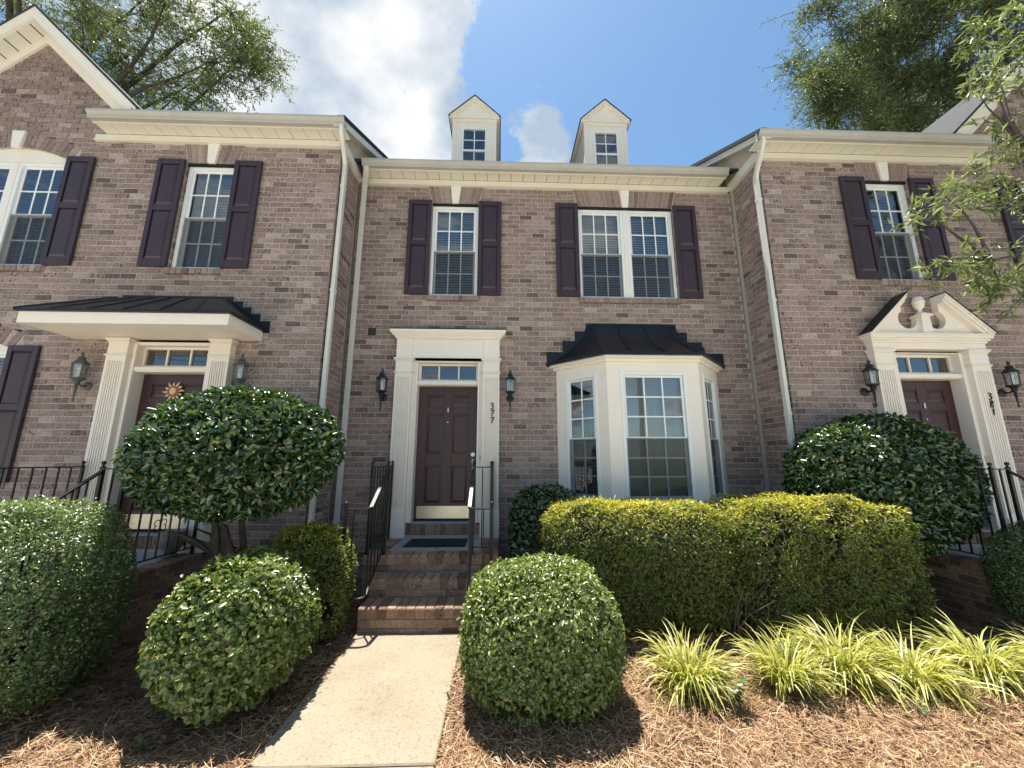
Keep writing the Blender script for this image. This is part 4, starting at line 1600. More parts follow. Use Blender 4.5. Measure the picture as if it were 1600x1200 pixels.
# ------------------------------------------------------------------ stoops and railings
def stoop(uc, yw, ld, label, keep):
    """brick landing and two steps in front of a door; ld is the landing depth"""
    st = thing('brick_stoop', label, 'stoop', (uc, yw-ld/2, 0), 'brick entrance stoops')
    z1, z2, z3 = 0.226, 0.402, 0.585
    yl = yw - ld
    y2, y1 = yl-0.245, yl-0.54
    a, c = uc-0.585, uc+0.525
    la, lc = uc-0.745, uc+0.775
    core = MB()
    W = WORLD
    e = 0.012
    core.box(W, la+e, lc-e, -yw+0.001, -yl-e, -0.25, z3-0.035)
    core.box(W, a+e, c-e, -yl-e+0.001, -y2-e, -0.25, z2-0.02)
    core.box(W, a+e, c-e, -y2-e+0.001, -y1-e, -0.25, z1-0.02)
    part('mortar_core', core, 'mortar', st)
    # rowlock nosings
    rng = random.Random(3)
    specs = []

    def row(fr, u0, u1, zt, depth, hh=0.100):
        n = int(round((u1-u0)/0.0905))
        w = (u1-u0)/n
        for i in range(n):
            b = MB()
            x0, x1 = u0+i*w+0.0045, u0+(i+1)*w-0.0045
            dj, zj = rng.uniform(-0.003, 0.003), rng.uniform(-0.003, 0.002)
            r_ = 0.014
            prof = [(-depth, zt-hh+zj), (dj, zt-hh+zj), (dj, zt-r_+zj), (dj-0.005, zt-0.005+zj), (dj-r_, zt+zj), (-depth, zt+zj)]
            b.prism(fr, prof, x0, x1)
            part('brick', b, 'stoop_brick', st)
    row(front(y1), a, c, z1, 0.285)
    row(front(y2), a, c, z2, 0.235)
    row(front(yl), la+0.06 if False else la, lc, z3, 0.20)
    # stretchers below each nosing
    def course(fr, u0, u1, z0, h, sh):
        x = u0 - sh
        while x < u1:
            x0, x1 = max(u0, x), min(u1, x+0.203)
            if x1-x0 > 0.03:
                b = MB().box(fr, x0+0.005, x1-0.005, -0.08, rng.uniform(-0.002, 0.002), z0+0.005, z0+h-0.005)
                part('brick', b, 'stoop_brick', st, bevel=0.004)
            x += 0.203
    course(front(y1), a, c, z1-0.100-0.078, 0.078, 0.08)
    course(front(y1), a, c, z1-0.100-0.156, 0.078, 0.0)
    course(front(y2), a, c, z2-0.100-0.078, 0.078, 0.02)
    course(front(yl), la, lc, z3-0.100-0.080, 0.080, 0.11)
    for k in range(6):          # landing front on either side of the steps
        zc = z3-0.180-0.080*(k+1)
        for (q0, q1) in ((la, a), (c, lc)):
            course(front(yl), q0, q1, zc, 0.080, 0.02 if k % 2 else 0.11)
    # sides of the landing and steps
    for (x, sgn) in ((la, -1), (lc, 1)):
        fr = Fr((x, 0, 0), (0, -1, 0) if sgn < 0 else (0, 1, 0), (sgn, 0, 0))
        ya, yb = (yl+0.09, yw)
        u0, u1 = (ya, yb) if sgn > 0 else (-yb, -ya)
        for k in range(7):
            course(fr, u0, u1, -0.06+k*0.0805, 0.0805, 0.10 if k % 2 else 0.0)
        row(fr, u0, u1, z3, 0.20)
    for (x, sgn) in ((a, -1), (c, 1)):
        fr = Fr((x, 0, 0), (0, -1, 0) if sgn < 0 else (0, 1, 0), (sgn, 0, 0))
        for (ya, yb, zt) in ((y1, y2, z1), (y2, yl, z2)):
            u0, u1 = (ya+0.004, yb) if sgn > 0 else (-yb, -ya-0.004)
            k = 0
            z = zt-0.10
            while z > -0.1:
                course(fr, u0+0.0, u1, z-0.078, 0.078, 0.1 if k % 2 else 0.03)
                z -= 0.078
                k += 1
    # front of the landing either side of the steps
    # landing paving: bluestone slabs
    nx = 2
    for i in range(nx):
        x0 = la+0.205 + (lc-la-0.41)*i/nx
        x1 = la+0.205 + (lc-la-0.41)*(i+1)/nx
        part('paving_slab', MB().box(W, x0+0.003, x1-0.003, -yw+0.002, -yl-0.205, z3-0.034, z3-0.004), 'bluestone', st, bevel=0.004)
    # door sill course on top of the landing
    n = 11
    w = 1.04/n
    part('sill_core', MB().box(W, uc-0.515, uc+0.515, -yw-0.03, -yw+0.035, z3-0.03, 0.752), 'mortar', st)
    for i in range(n):
        b = MB().box(W, uc-0.52+i*w+0.0045, uc-0.52+(i+1)*w-0.0045, -yw-0.028, -yw+0.045, z3+0.035, 0.757)
        part('brick', b, 'stoop_brick', st, bevel=0.005)
    return st


stoop(UC_C, 0.0, 1.02, 'brick stoop with two steps leading to the door numbered 377', 200)
stoop(UC_L, YS, 1.14, 'brick stoop under the metal door canopy, beside the tall rounded camellia', 0)
stoop(UC_R, YS, 1.02, 'dark brick stoop in front of the pedimented door numbered 381', 0)


def railing(uc, yw, ld, sgn, label):
    sx = uc + (-0.525 if sgn < 0 else 0.475)
    gx = uc + (-0.715 if sgn < 0 else 0.685)
    yf = yw-ld
    yb = yf-0.53
    zt, zl = 1.555, 0.585
    R_ = thing('iron_railing', label, 'railing', (gx, yf, zl), 'black iron stair railings')

    def post(x, y, z0, z1, r_=0.013):
        W = WORLD
        b = MB().box(W, x-r_, x+r_, -y-r_, -y+r_, z0, z1)
        p = part('post', b, 'iron', R_)
        part('ball_cap', MB().lathe((x, y, z1), [(0.017, 0), (0.019, 0.006), (0.009, 0.012), (0.008, 0.018), (0.016, 0.026), (0.020, 0.038), (0.016, 0.050), (0.006, 0.057)], 10), 'iron', p, smooth=True)

    def rail(p0, p1, w=0.017, h=0.006, name='top_rail'):
        p0, p1 = Vector(p0), Vector(p1)
        t_ = (p1-p0).normalized()
        s_ = Vector((-t_.y, t_.x, 0))
        if s_.length < 1e-3:
            s_ = Vector((1, 0, 0))
        s_.normalize()
        u_ = s_.cross(t_) * -1
        vs = []
        for p in (p0, p1):
            vs += [p+s_*w+u_*h, p-s_*w+u_*h, p-s_*w-u_*h, p+s_*w-u_*h]
        part(name, MB().add(vs, [(0, 1, 2, 3), (7, 6, 5, 4), (0, 4, 5, 1), (1, 5, 6, 2), (2, 6, 7, 3), (3, 7, 4, 0)]), 'iron', R_)

    def bal(x, y, z0, z1):
        r_ = 0.0065
        part('baluster', MB().box(WORLD, x-r_, x+r_, -y-r_, -y+r_, z0, z1), 'iron', R_)
    ywp = yw-0.135
    post(gx, ywp, zl, zt+0.012)
    post(gx, yf+0.02, zl, zt+0.012)
    post(sx, yf+0.02, zl, zt+0.016, 0.015)
    rail((gx, ywp, zt), (gx, yf+0.02, zt))
    rail((gx, ywp, zl+0.075), (gx, yf+0.02, zl+0.075), 0.010, 0.006, 'bottom_rail')
    rail((gx, yf+0.02, zt), (sx, yf+0.02, zt))
    rail((gx, yf+0.02, zl+0.075), (sx, yf+0.02, zl+0.075), 0.010, 0.006, 'bottom_rail')
    bal((gx+sx)/2, yf+0.02, zl+0.075, zt)
    n = 8
    for i in range(1, n):
        y = ywp + (yf+0.02-ywp)*i/n
        bal(gx, y, zl+0.075, zt)
    # scroll ornament on the middle baluster
    ym = ywp + (yf+0.02-ywp)*4/n
    zc = (zl+zt)/2-0.1
    sc = MB()
    for s1 in (-1, 1):
        for s2 in (-1, 1):
            pts = []
            for i in range(13):
                a_ = i/12*math.pi*1.5
                r_ = 0.042*(1-0.55*i/12)
                pts.append((gx, ym + s1*(0.045-r_*math.cos(a_)), zc + s2*(0.01+0.042*1.0 - 0.03 + r_*math.sin(a_)*1.1)))
            sc.tube(pts, 0.0045, 5)
    part('scroll', sc, 'iron', R_)
    # stair flight
    zlo = 1.165
    top = Vector((sx, yf+0.02, zt-0.02))
    bot = Vector((sx, yb, zlo))
    rail(top, bot, 0.018, 0.007)
    zoff = 0.83
    rail(top-Vector((0, 0, zoff)), bot-Vector((0, 0, zoff)), 0.010, 0.006, 'bottom_rail')
    m_ = 5
    for i in range(1, m_+1):
        p = top.lerp(bot, i/m_)
        bal(sx, p.y, p.z-zoff, p.z)
    # lateral volute to the newel
    nx = sx + sgn*0.23
    cur, cur2 = [], []
    for i in range(9):
        a_ = i/8*math.pi/2
        cur.append((sx + sgn*0.10*(1-math.cos(a_)), yb-0.10*math.sin(a_)*0.6, zlo-0.012*math.sin(a_)))
    cur.append((nx, yb-0.06, zlo-0.012))
    v_ = MB()
    k = len(cur)
    vs, fs = [], []
    for i, p in enumerate(cur):
        p = Vector(p)
        q = Vector(cur[min(i+1, k-1)]) - Vector(cur[max(i-1, 0)])
        s_ = Vector((-q.y, q.x, 0)).normalized()
        vs += [p+s_*0.018+Vector((0, 0, .007)), p-s_*0.018+Vector((0, 0, .007)), p-s_*0.018-Vector((0, 0, .007)), p+s_*0.018-Vector((0, 0, .007))]
    for i in range(k-1):
        for j in range(4):
            fs.append((i*4+j, i*4+(j+1) % 4, (i+1)*4+(j+1) % 4, (i+1)*4+j))
    fs += [(0, 1, 2, 3), ((k-1)*4+3, (k-1)*4+2, (k-1)*4+1, (k-1)*4)]
    part('volute', v_.add(vs, fs), 'iron', R_)
    part('lower_volute', MB().tube([(x, y, z-zoff) for x, y, z in cur], 0.009, 6), 'iron', R_)
    post(nx, yb-0.06, 0.0, zlo+0.005, 0.013)
    for q in (0.45,):
        p = Vector(cur[7]).lerp(Vector(cur[9]), q)
        bal(p.x, p.y, p.z-zoff, p.z)


railing(UC_C, 0.0, 1.02, -1, 'black iron railing on the left side of the stoop of number 377')
railing(UC_C, 0.0, 1.02, 1, 'black iron railing on the right side of the stoop of number 377')
railing(UC_L, YS, 1.14, -1, 'black iron railing at the far left by the lower window shutter')
railing(UC_L, YS, 1.14, 1, 'black iron railing partly behind the tall rounded camellia under the canopy')
railing(UC_R, YS, 1.02, -1, 'black iron railing beside the pedimented door behind the dark camellia')

# doormat, sun ornament, urn
tag(part('doormat', MB().box(WORLD, UC_C-0.40, UC_C+0.36, 0.16, 0.62, 0.582, 0.594), 'rubber', None, bevel=0.003),
    'black rubber doormat on the landing before door 377', 'doormat')
mt = bpy.data.objects['doormat']
for i in range(14):
    x = UC_C-0.36+i*0.052
    part('rib', MB().box(WORLD, x, x+0.03, 0.19, 0.59, 0.594, 0.598), 'rubber', mt)
so_ = thing('sun_ornament', 'gold and red metal sun ornament hanging on the canopied door', 'ornament', (-4.2, YS+0.1, 2.5))
yc, xc_, zc_ = YS+0.10, -4.20, 2.50
rays = MB()
for i in range(12):
    a0 = 2*math.pi*i/12
    da = 0.20
    ro = 0.145 if i % 2 == 0 else 0.12
    bend = 0.12
    p = [(xc_+0.066*math.cos(a0-da), zc_+0.066*math.sin(a0-da)), (xc_+0.10*math.cos(a0-0.11+bend), zc_+0.10*math.sin(a0-0.11+bend)),
         (xc_+ro*math.cos(a0+bend*0.4), zc_+ro*math.sin(a0+bend*0.4)), (xc_+0.10*math.cos(a0+0.15+bend), zc_+0.10*math.sin(a0+0.15+bend)), (xc_+0.066*math.cos(a0+da), zc_+0.066*math.sin(a0+da))]
    part('ray', MB().plate(WORLD, p, -yc, -yc+0.008), 'sun_gold', so_)
part('disc', MB().plate(WORLD, [(xc_+0.072*math.cos(i*math.pi/12), zc_+0.072*math.sin(i*math.pi/12)) for i in range(24)], -yc+0.002, -yc+0.016), 'sun_red', so_)
part('face', MB().lathe((0, 0, 0), [(0.001, 0)], 3) if False else MB().plate(WORLD, [(xc_+0.040*math.cos(i*math.pi/8), zc_+0.045*math.sin(i*math.pi/8)) for i in range(16)], -yc+0.016, -yc+0.022), 'sun_gold', so_)
tag(part('urn', MB().lathe((UC_L+0.56, YS-0.28, 0.583), [(0.07, 0), (0.08, 0.015), (0.05, 0.04), (0.11, 0.12), (0.135, 0.2), (0.12, 0.26), (0.13, 0.28), (0.11, 0.28)], 18), 'ceramic', None, smooth=True),
    'grey urn standing on the landing beside the canopied door', 'urn')

# ------------------------------------------------------------------ ground
def sheet(name, x0, x1, y0, y1, z, mat, kind='structure'):
    me = bpy.data.meshes.new(name)
    me.from_pydata([(x0, y0, z), (x1, y0, z), (x1, y1, z), (x0, y1, z)], [], [(0, 1, 2, 3)])
    o = link(name, me, mat)
    o['kind'] = kind
    return o


sheet('ground', -600, 600, -600, 600, -0.14, 'lawn')
# planting bed, gently uneven
nx, ny = 150, 60
xs = np.linspace(-10, 12, nx)
ys = np.linspace(-3.43, 0.0, ny)
gx, gy = np.meshgrid(xs, ys)
gz = -0.035 + 0.018*np.sin(gx*2.3+gy*1.1) * np.cos(gy*3.1-gx*0.7) + 0.010*np.sin(gx*7.1)*np.sin(gy*6.3+1) + 0.02*np.clip(gy+1.6, 0, 1)
me = bpy.data.meshes.new('planting_bed')
vs = np.stack([gx, gy, gz], -1).reshape(-1, 3)
fs = []
for j in range(ny-1):
    for i in range(nx-1):
        fs.append((j*nx+i, j*nx+i+1, (j+1)*nx+i+1, (j+1)*nx+i))
me.from_pydata(vs.tolist(), [], fs)
me.polygons.foreach_set('use_smooth', [True]*len(fs))
o = link('planting_bed', me, 'soil')
o['kind'] = 'structure'


def bed_z(x, y):
    return -0.035 + 0.018*np.sin(x*2.3+y*1.1)*np.cos(y*3.1-x*0.7) + 0.010*np.sin(x*7.1)*np.sin(y*6.3+1) + 0.02*np.clip(y+1.6, 0, 1)


def slab(name, x0, x1, y0, y1, z, mat, th=0.12):
    o = part(name, MB().box(WORLD, x0, x1, -y1, -y0, z-th, z), mat, None, bevel=0.008)
    o['kind'] = 'structure'
    return o


WALKS = ((UC_C-0.59, UC_C+0.435), (UC_L-0.60, UC_L+0.20), (UC_R-0.60, UC_R+0.43))
for i, (a, c) in enumerate(WALKS):
    yend = -1.50 if i == 0 else -2.35
    slab('walkway', a, c, -3.185, yend, 0.0, 'walk_concrete')
    slab('walkway', a, c, -3.42, -3.197, -0.001, 'walk_concrete')
slab('sidewalk_bounce_apron', -40, 40, -6.59, -3.432, -0.002, 'bounce_concrete')  # out of view, widened over the lawn strip as an added bounce surface
slab('kerb', -60, 60, -6.75, -6.6, -0.02, 'kerb_concrete', 0.2)
sheet('road', -300, 300, -18, -6.75, -0.135, 'bounce_concrete')


# ------------------------------------------------------------------ foliage machinery
def np_mesh(name, verts, faces_idx, loop_tot, mat, growth=None):
    me = bpy.data.meshes.new(name)
    nv, nl, nf = len(verts), len(faces_idx), len(loop_tot)
    me.vertices.add(nv)
    me.vertices.foreach_set('co', verts.astype(np.float32).ravel())
    me.loops.add(nl)
    me.loops.foreach_set('vertex_index', faces_idx.astype(np.int32))
    me.polygons.add(nf)
    st = np.zeros(nf, np.int32)
    st[1:] = np.cumsum(loop_tot)[:-1]
    me.polygons.foreach_set('loop_start', st)
    me.update(calc_edges=True)
    if growth is not None:
        a = me.attributes.new('growth', 'FLOAT', 'POINT')
        a.data.foreach_set('value', growth.astype(np.float32))
    me.materials.append(M[mat])
    return me


def unit(v):
    return v/np.maximum(np.linalg.norm(v, axis=1, keepdims=True), 1e-9)


def leaf_mesh(name, pos, axis, nrm, L, Wd, mat, six=True, fold=0.25, droop=0.12, growth=None):
    n = len(pos)
    axis = unit(axis)
    side = unit(np.cross(axis, nrm))
    nn = np.cross(side, axis)
    L = np.broadcast_to(L, n)[:, None]
    Wd = np.broadcast_to(Wd, n)[:, None]
    up = nn*Wd*fold
    if six:
        tip = pos + axis*L - nn*L*droop
        l1 = pos + axis*L*0.30 - side*Wd*0.46 + up
        l2 = pos + axis*L*0.68 - side*Wd*0.40 + up - nn*L*droop*0.4
        r1 = pos + axis*L*0.30 + side*Wd*0.46 + up
        r2 = pos + axis*L*0.68 + side*Wd*0.40 + up - nn*L*droop*0.4
        V = np.stack([pos, l1, l2, tip, r2, r1], 1).reshape(-1, 3)
        F = np.array([0, 1, 2, 3, 0, 3, 4, 5])
        k, lt = 6, 4
    else:
        tip = pos + axis*L - nn*L*droop
        l1 = pos + axis*L*0.45 - side*Wd*0.5 + up
        r1 = pos + axis*L*0.45 + side*Wd*0.5 + up
        V = np.stack([pos, l1, tip, r1], 1).reshape(-1, 3)
        F = np.array([0, 1, 2, 0, 2, 3])
        k, lt = 4, 3
    idx = (F[None, :] + (np.arange(n)*k)[:, None]).ravel()
    tot = np.full(n*2, lt)
    g = np.repeat(growth, k) if growth is not None else None
    return np_mesh(name, V, idx, tot, mat, g)


def lumps(d, seed, amp):
    r_ = np.random.default_rng(seed)
    out_ = np.zeros(len(d))
    for k in range(14):
        f = r_.normal(size=3)*(2.2+k*1.3)
        out_ += np.sin(d @ f + r_.uniform(0, 6.28))/(1+k*0.28)
    return 1 + amp*out_/2.5


def bush_points(n, c, rad, p, seed, lump=0.05, depth=0.3, zmin=None):
    r_ = np.random.default_rng(seed)
    d = unit(r_.normal(size=(n, 3)))
    rr = (np.abs(d)**p).sum(1)**(-1/p)
    nr = np.sign(d)*np.abs(d)**(p-1)/np.array(rad)
    nr = unit(nr)
    f = 1 - depth*r_.random(n)**1.8
    q = d*(rr*lumps(d*rr[:, None], seed, lump)*f)[:, None]*np.array(rad)
    pos = q + np.array(c)
    keep = lumps(q*3.1, seed+7, 1.0) < 1.75
    if zmin is not None:
        keep &= pos[:, 2] > zmin + 0.04*np.sin(pos[:, 0]*9)*np.cos(pos[:, 1]*8)
    return pos[keep], nr[keep], f[keep]


def orient(nr, seed, spread=0.55, upb=0.55):
    """leaf blades roughly facing outward, pointing any way with an upward lean"""
    r_ = np.random.default_rng(seed+99)
    n = len(nr)
    nn = unit(nr + r_.normal(size=(n, 3))*spread + np.array([0, 0, upb]))
    t_ = unit(np.cross(nn, unit(r_.normal(size=(n, 3)))))
    ax = unit(t_ + nr*0.45 + np.array([0, 0, 0.1]))
    return ax, nn


def stems(root, base, c, rad, n, r0, seed, mat='twig', low=0.3):
    r_ = random.Random(seed)
    for i in range(n):
        a = r_.uniform(0, 6.28)
        b0 = Vector(base) + Vector((r_.uniform(-.07, .07), r_.uniform(-.06, .06), 0))
        e = Vector(c) + Vector((math.cos(a)*rad[0]*r_.uniform(.2, .7), math.sin(a)*rad[1]*r_.uniform(.2, .7), rad[2]*r_.uniform(-.1, .6)))
        m1 = b0.lerp(e, 0.35) + Vector((r_.uniform(-.05, .05), r_.uniform(-.05, .05), 0.05))
        m2 = b0.lerp(e, 0.7) + Vector((r_.uniform(-.06, .06), r_.uniform(-.06, .06), 0.03))
        b = MB().tube([b0, m1, m2, e], [r0, r0*0.8, r0*0.5, r0*0.2], 7)
        e2 = m1 + (Vector((math.cos(a+1.2)*rad[0]*.5, math.sin(a+1.2)*rad[1]*.5, rad[2]*.5)))
        b.tube([m1, m1.lerp(e2, .5)+Vector((0, 0, .03)), e2], [r0*0.55, r0*0.4, r0*0.15], 6)
        part('stem', b, mat, root, smooth=True)


def shrub(name, label, c, rad, p, n, L, Wd, mat, seed, six=True, lump=0.05, depth=0.3, group=None, zmin=0.0, cat='shrub',
          nst=5, r0=0.018, spread=0.55, growth=None, base=None):
    root = thing(name, label, cat, (c[0], c[1], 0), group)
    pos, nr, f = bush_points(n, c, rad, p, seed, lump, depth, zmin)
    ax, nn = orient(nr, seed, spread)
    r_ = np.random.default_rng(seed+5)
    k = len(pos)
    Ls = L*r_.uniform(0.65, 1.2, k)
    # a few shoots stand proud of the clipped outline
    pr = r_.random(k) < 0.045
    pos = pos + nr*(pr*r_.uniform(0.005, 0.032, k))[:, None]
    g = None
    if growth is not None:
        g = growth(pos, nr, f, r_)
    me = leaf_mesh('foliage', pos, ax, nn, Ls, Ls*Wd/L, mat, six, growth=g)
    link('foliage', me, None, root)
    stems(root, base or (c[0], c[1], -0.03), c, rad, nst, r0, seed, 'bark' if 'camellia' in name else 'twig')
    return root


# ------------------------------------------------------------------ shrubs
shrub('holly_shrub', 'clipped globe shrub right of the walkway, in front of the golden hedge', (0.31, -2.53, 0.42), (0.555, 0.53, 0.45), 3.0, 36000,
      0.034, 0.021, 'leaf_holly', 21, lump=0.06, group='clipped globe shrubs', zmin=0.03)
shrub('holly_shrub', 'clipped globe shrub left of the walkway with loose lower leaves', (-1.83, -2.60, 0.49), (0.455, 0.47, 0.45), 2.4, 30000,
      0.040, 0.025, 'leaf_holly', 22, lump=0.08, group='clipped globe shrubs', zmin=0.03)
shrub('boxwood_shrub', 'large fine-leaved boxwood at the left edge below the black railing', (-3.46, -2.62, 0.65), (0.575, 0.50, 0.67), 3.2, 62000,
      0.024, 0.015, 'leaf_box', 23, six=False, lump=0.05, group='boxwood shrubs', zmin=0.0)
shrub('boxwood_shrub', 'fine-leaved boxwood at the right edge before the stoop of number 381', (5.42, -2.05, 0.52), (0.60, 0.56, 0.53), 2.6, 48000,
      0.024, 0.015, 'leaf_box', 24, six=False, lump=0.05, group='boxwood shrubs', zmin=0.0)
shrub('camellia_shrub', 'tall rounded glossy camellia in front of the canopied door', (-2.42, -1.95, 1.69), (0.89, 0.64, 0.57), 1.95, 30000,
      0.068, 0.034, 'leaf_camellia', 25, lump=0.06, depth=0.42, group='glossy camellias', zmin=1.12, nst=6, r0=0.042, base=(-2.5, -1.5, -0.03), spread=0.8)
shrub('camellia_shrub', 'dark glossy camellia left of the door numbered 381', (4.45, -1.22, 1.38), (1.04, 0.44, 0.73), 2.5, 33000,
      0.068, 0.034, 'leaf_camellia', 26, lump=0.06, depth=0.42, group='glossy camellias', zmin=0.50, nst=5, r0=0.028, base=(4.55, -1.35, -0.03), spread=0.8)
shrub('camellia_shrub', 'small dark camellia between the stoop of 377 and the golden hedge', (0.60, -0.72, 0.66), (0.45, 0.42, 0.66), 3.0, 15000,
      0.055, 0.028, 'leaf_camellia', 27, lump=0.05, depth=0.4, group='glossy camellias', zmin=0.05)


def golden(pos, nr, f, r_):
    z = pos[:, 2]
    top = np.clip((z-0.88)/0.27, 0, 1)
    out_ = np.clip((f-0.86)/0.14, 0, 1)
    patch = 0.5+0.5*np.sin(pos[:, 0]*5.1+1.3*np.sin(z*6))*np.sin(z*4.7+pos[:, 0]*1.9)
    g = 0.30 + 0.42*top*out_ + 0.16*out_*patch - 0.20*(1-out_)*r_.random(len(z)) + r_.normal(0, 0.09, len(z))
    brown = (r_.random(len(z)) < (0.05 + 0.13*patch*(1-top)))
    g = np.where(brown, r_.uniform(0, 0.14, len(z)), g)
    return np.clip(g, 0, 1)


GH = 'golden clipped hedge shrubs'
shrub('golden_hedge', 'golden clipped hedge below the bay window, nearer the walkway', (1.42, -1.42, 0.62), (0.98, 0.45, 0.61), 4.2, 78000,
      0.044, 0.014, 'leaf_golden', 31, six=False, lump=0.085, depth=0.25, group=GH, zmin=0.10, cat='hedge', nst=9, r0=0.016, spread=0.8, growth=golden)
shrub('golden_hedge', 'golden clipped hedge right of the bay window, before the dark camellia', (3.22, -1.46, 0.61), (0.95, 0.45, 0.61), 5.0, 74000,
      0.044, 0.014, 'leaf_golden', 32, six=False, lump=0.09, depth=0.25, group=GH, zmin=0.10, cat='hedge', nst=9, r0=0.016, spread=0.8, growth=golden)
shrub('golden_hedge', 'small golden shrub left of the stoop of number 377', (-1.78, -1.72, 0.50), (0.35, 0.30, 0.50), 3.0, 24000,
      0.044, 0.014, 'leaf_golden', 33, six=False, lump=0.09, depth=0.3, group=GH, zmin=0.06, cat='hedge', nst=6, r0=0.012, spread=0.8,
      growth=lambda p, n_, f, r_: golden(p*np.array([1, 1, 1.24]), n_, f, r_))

# bare woody twigs where the two hedges meet
tw = random.Random(8)
HB = [o_ for o_ in bpy.data.objects if o_.get('label', '').startswith('golden clipped hedge below')][0]
for i in range(26):
    x = 2.32 + tw.uniform(-0.16, 0.16)
    b0 = Vector((x, -1.72+tw.uniform(-.1, .1), 0.02))
    e = b0 + Vector((tw.uniform(-.28, .28), -0.18+tw.uniform(-.10, .08), tw.uniform(0.15, 0.55)))
    md_ = b0.lerp(e, 0.5) + Vector((tw.uniform(-.05, .05), tw.uniform(-.04, .04), 0.04))
    part('twig', MB().tube([b0, md_, e], [0.006, 0.004, 0.0015], 5), 'twig', HB)


# ------------------------------------------------------------------ lilyturf clumps
def blades(name, c, n, Lr, width, seed, mat, spread=1.0, base_r=0.09):
    r_ = np.random.default_rng(seed)
    az = r_.uniform(0, 2*np.pi, n)
    lean = np.abs(r_.normal(0.30, 0.26, n))*spread
    L = r_.uniform(Lr[0], Lr[1], n)
    bx = np.array(c)[None, :] + np.stack([np.cos(az+r_.normal(0, .8, n))*base_r*np.sqrt(r_.random(n)), np.sin(az+r_.normal(0, .8, n))*base_r*np.sqrt(r_.random(n)), np.zeros(n)], 1)
    K = 7
    pts = np.zeros((n, K, 3))
    pts[:, 0] = bx
    ang = lean.copy()
    curl = r_.uniform(0.10, 0.36, n)*spread
    out_d = np.stack([np.cos(az), np.sin(az), np.zeros(n)], 1)
    for k in range(1, K):
        stp = (L/(K-1))[:, None]
        pts[:, k] = pts[:, k-1] + stp*(out_d*np.sin(ang)[:, None] + np.array([0, 0, 1])*np.cos(ang)[:, None])
        ang = np.minimum(ang + curl*(0.6+0.25*k), 2.5)
    pts[:, :, 2] = np.maximum(pts[:, :, 2], 0.015)
    sd = np.stack([-np.sin(az), np.cos(az), np.zeros(n)], 1)
    tw_ = r_.normal(0, 0.5, n)
    sd = sd*np.cos(tw_)[:, None] + np.array([0, 0, 1])*np.sin(tw_)[:, None]
    wk = np.array([0.7, 1.0, 1.0, 0.95, 0.8, 0.5, 0.08])*width
    V = np.stack([pts - sd[:, None, :]*wk[None, :, None]/2, pts + sd[:, None, :]*wk[None, :, None]/2], 2).reshape(n, K*2, 3)
    F = []
    for k in range(K-1):
        F += [2*k, 2*k+1, 2*k+3, 2*k+2]
    F = np.array(F)
    idx = (F[None, :]+(np.arange(n)*K*2)[:, None]).ravel()
    return np_mesh(name, V.reshape(-1, 3), idx, np.full(n*(K-1), 4), mat)


GR = 'lilyturf clumps along the bed'
CL = [((1.42, -2.52), 230, (.28, .50), 41, 1.0, 'upright lilyturf clump beside the globe shrub, first from the walkway'),
      ((2.16, -2.50), 230, (.26, .46), 42, 0.95, 'dense yellow lilyturf clump, second from the walkway'),
      ((2.68, -2.42), 260, (.32, .58), 43, 1.25, 'tallest wide-spreading lilyturf clump, third from the walkway'),
      ((3.14, -2.52), 230, (.28, .50), 44, 1.3, 'low sprawling lilyturf clump, fourth from the walkway'),
      ((3.78, -2.46), 250, (.30, .54), 45, 1.25, 'pale lilyturf clump at the right edge, fifth from the walkway'),
      ((4.35, -2.55), 200, (.28, .48), 46, 1.2, 'lilyturf clump mostly cut off by the right edge of the picture')]
for (c2, n, Lr, sd_, spd, lab) in CL:
    o = link('lilyturf_clump', blades('lilyturf_clump', (c2[0], c2[1], -0.02), int(n*1.5), Lr, 0.0125, sd_, 'leaf_liriope', spd, 0.12))
    tag(o, lab, 'grass clump', GR)


def weed(c, n, L, seed, label):
    r_ = np.random.default_rng(seed)
    root = thing('weed', label, 'weed', c, 'small weeds in the bed')
    b = MB()
    P_, A_, N_ = [], [], []
    for k in range(n):
        az = r_.uniform(0, 6.28)
        h = r_.uniform(0.5, 1.0)*L*1.6
        e = Vector(c) + Vector((math.cos(az)*h*0.5, math.sin(az)*h*0.5, h))
        b.tube([c, Vector(c).lerp(e, .5)+Vector((0, 0, .02)), e], [0.003, 0.0025, 0.001], 4)
        for q in (0.5, 0.75, 1.0):
            for s_ in (-1, 1):
                P_.append(Vector(c).lerp(e, q))
                A_.append((math.cos(az+s_*0.9), math.sin(az+s_*0.9), 0.35))
                N_.append((0.1, -0.2, 1))
    part('stalk', b, 'twig', root)
    link('foliage', leaf_mesh('foliage', np.array([list(p) for p in P_]), np.array(A_), np.array(N_), L*0.55, L*0.26, 'leaf_box', True), None, root)


weed((1.58, -2.72, -0.03), 7, 0.13, 51, 'leafy green weed between the first two lilyturf clumps')
weed((-2.02, -3.02, -0.03), 4, 0.06, 52, 'small sprig of weed in the sunlit straw at the lower left')
weed((2.78, -2.86, -0.03), 4, 0.06, 53, 'small sprig of weed in the straw below the lilyturf')

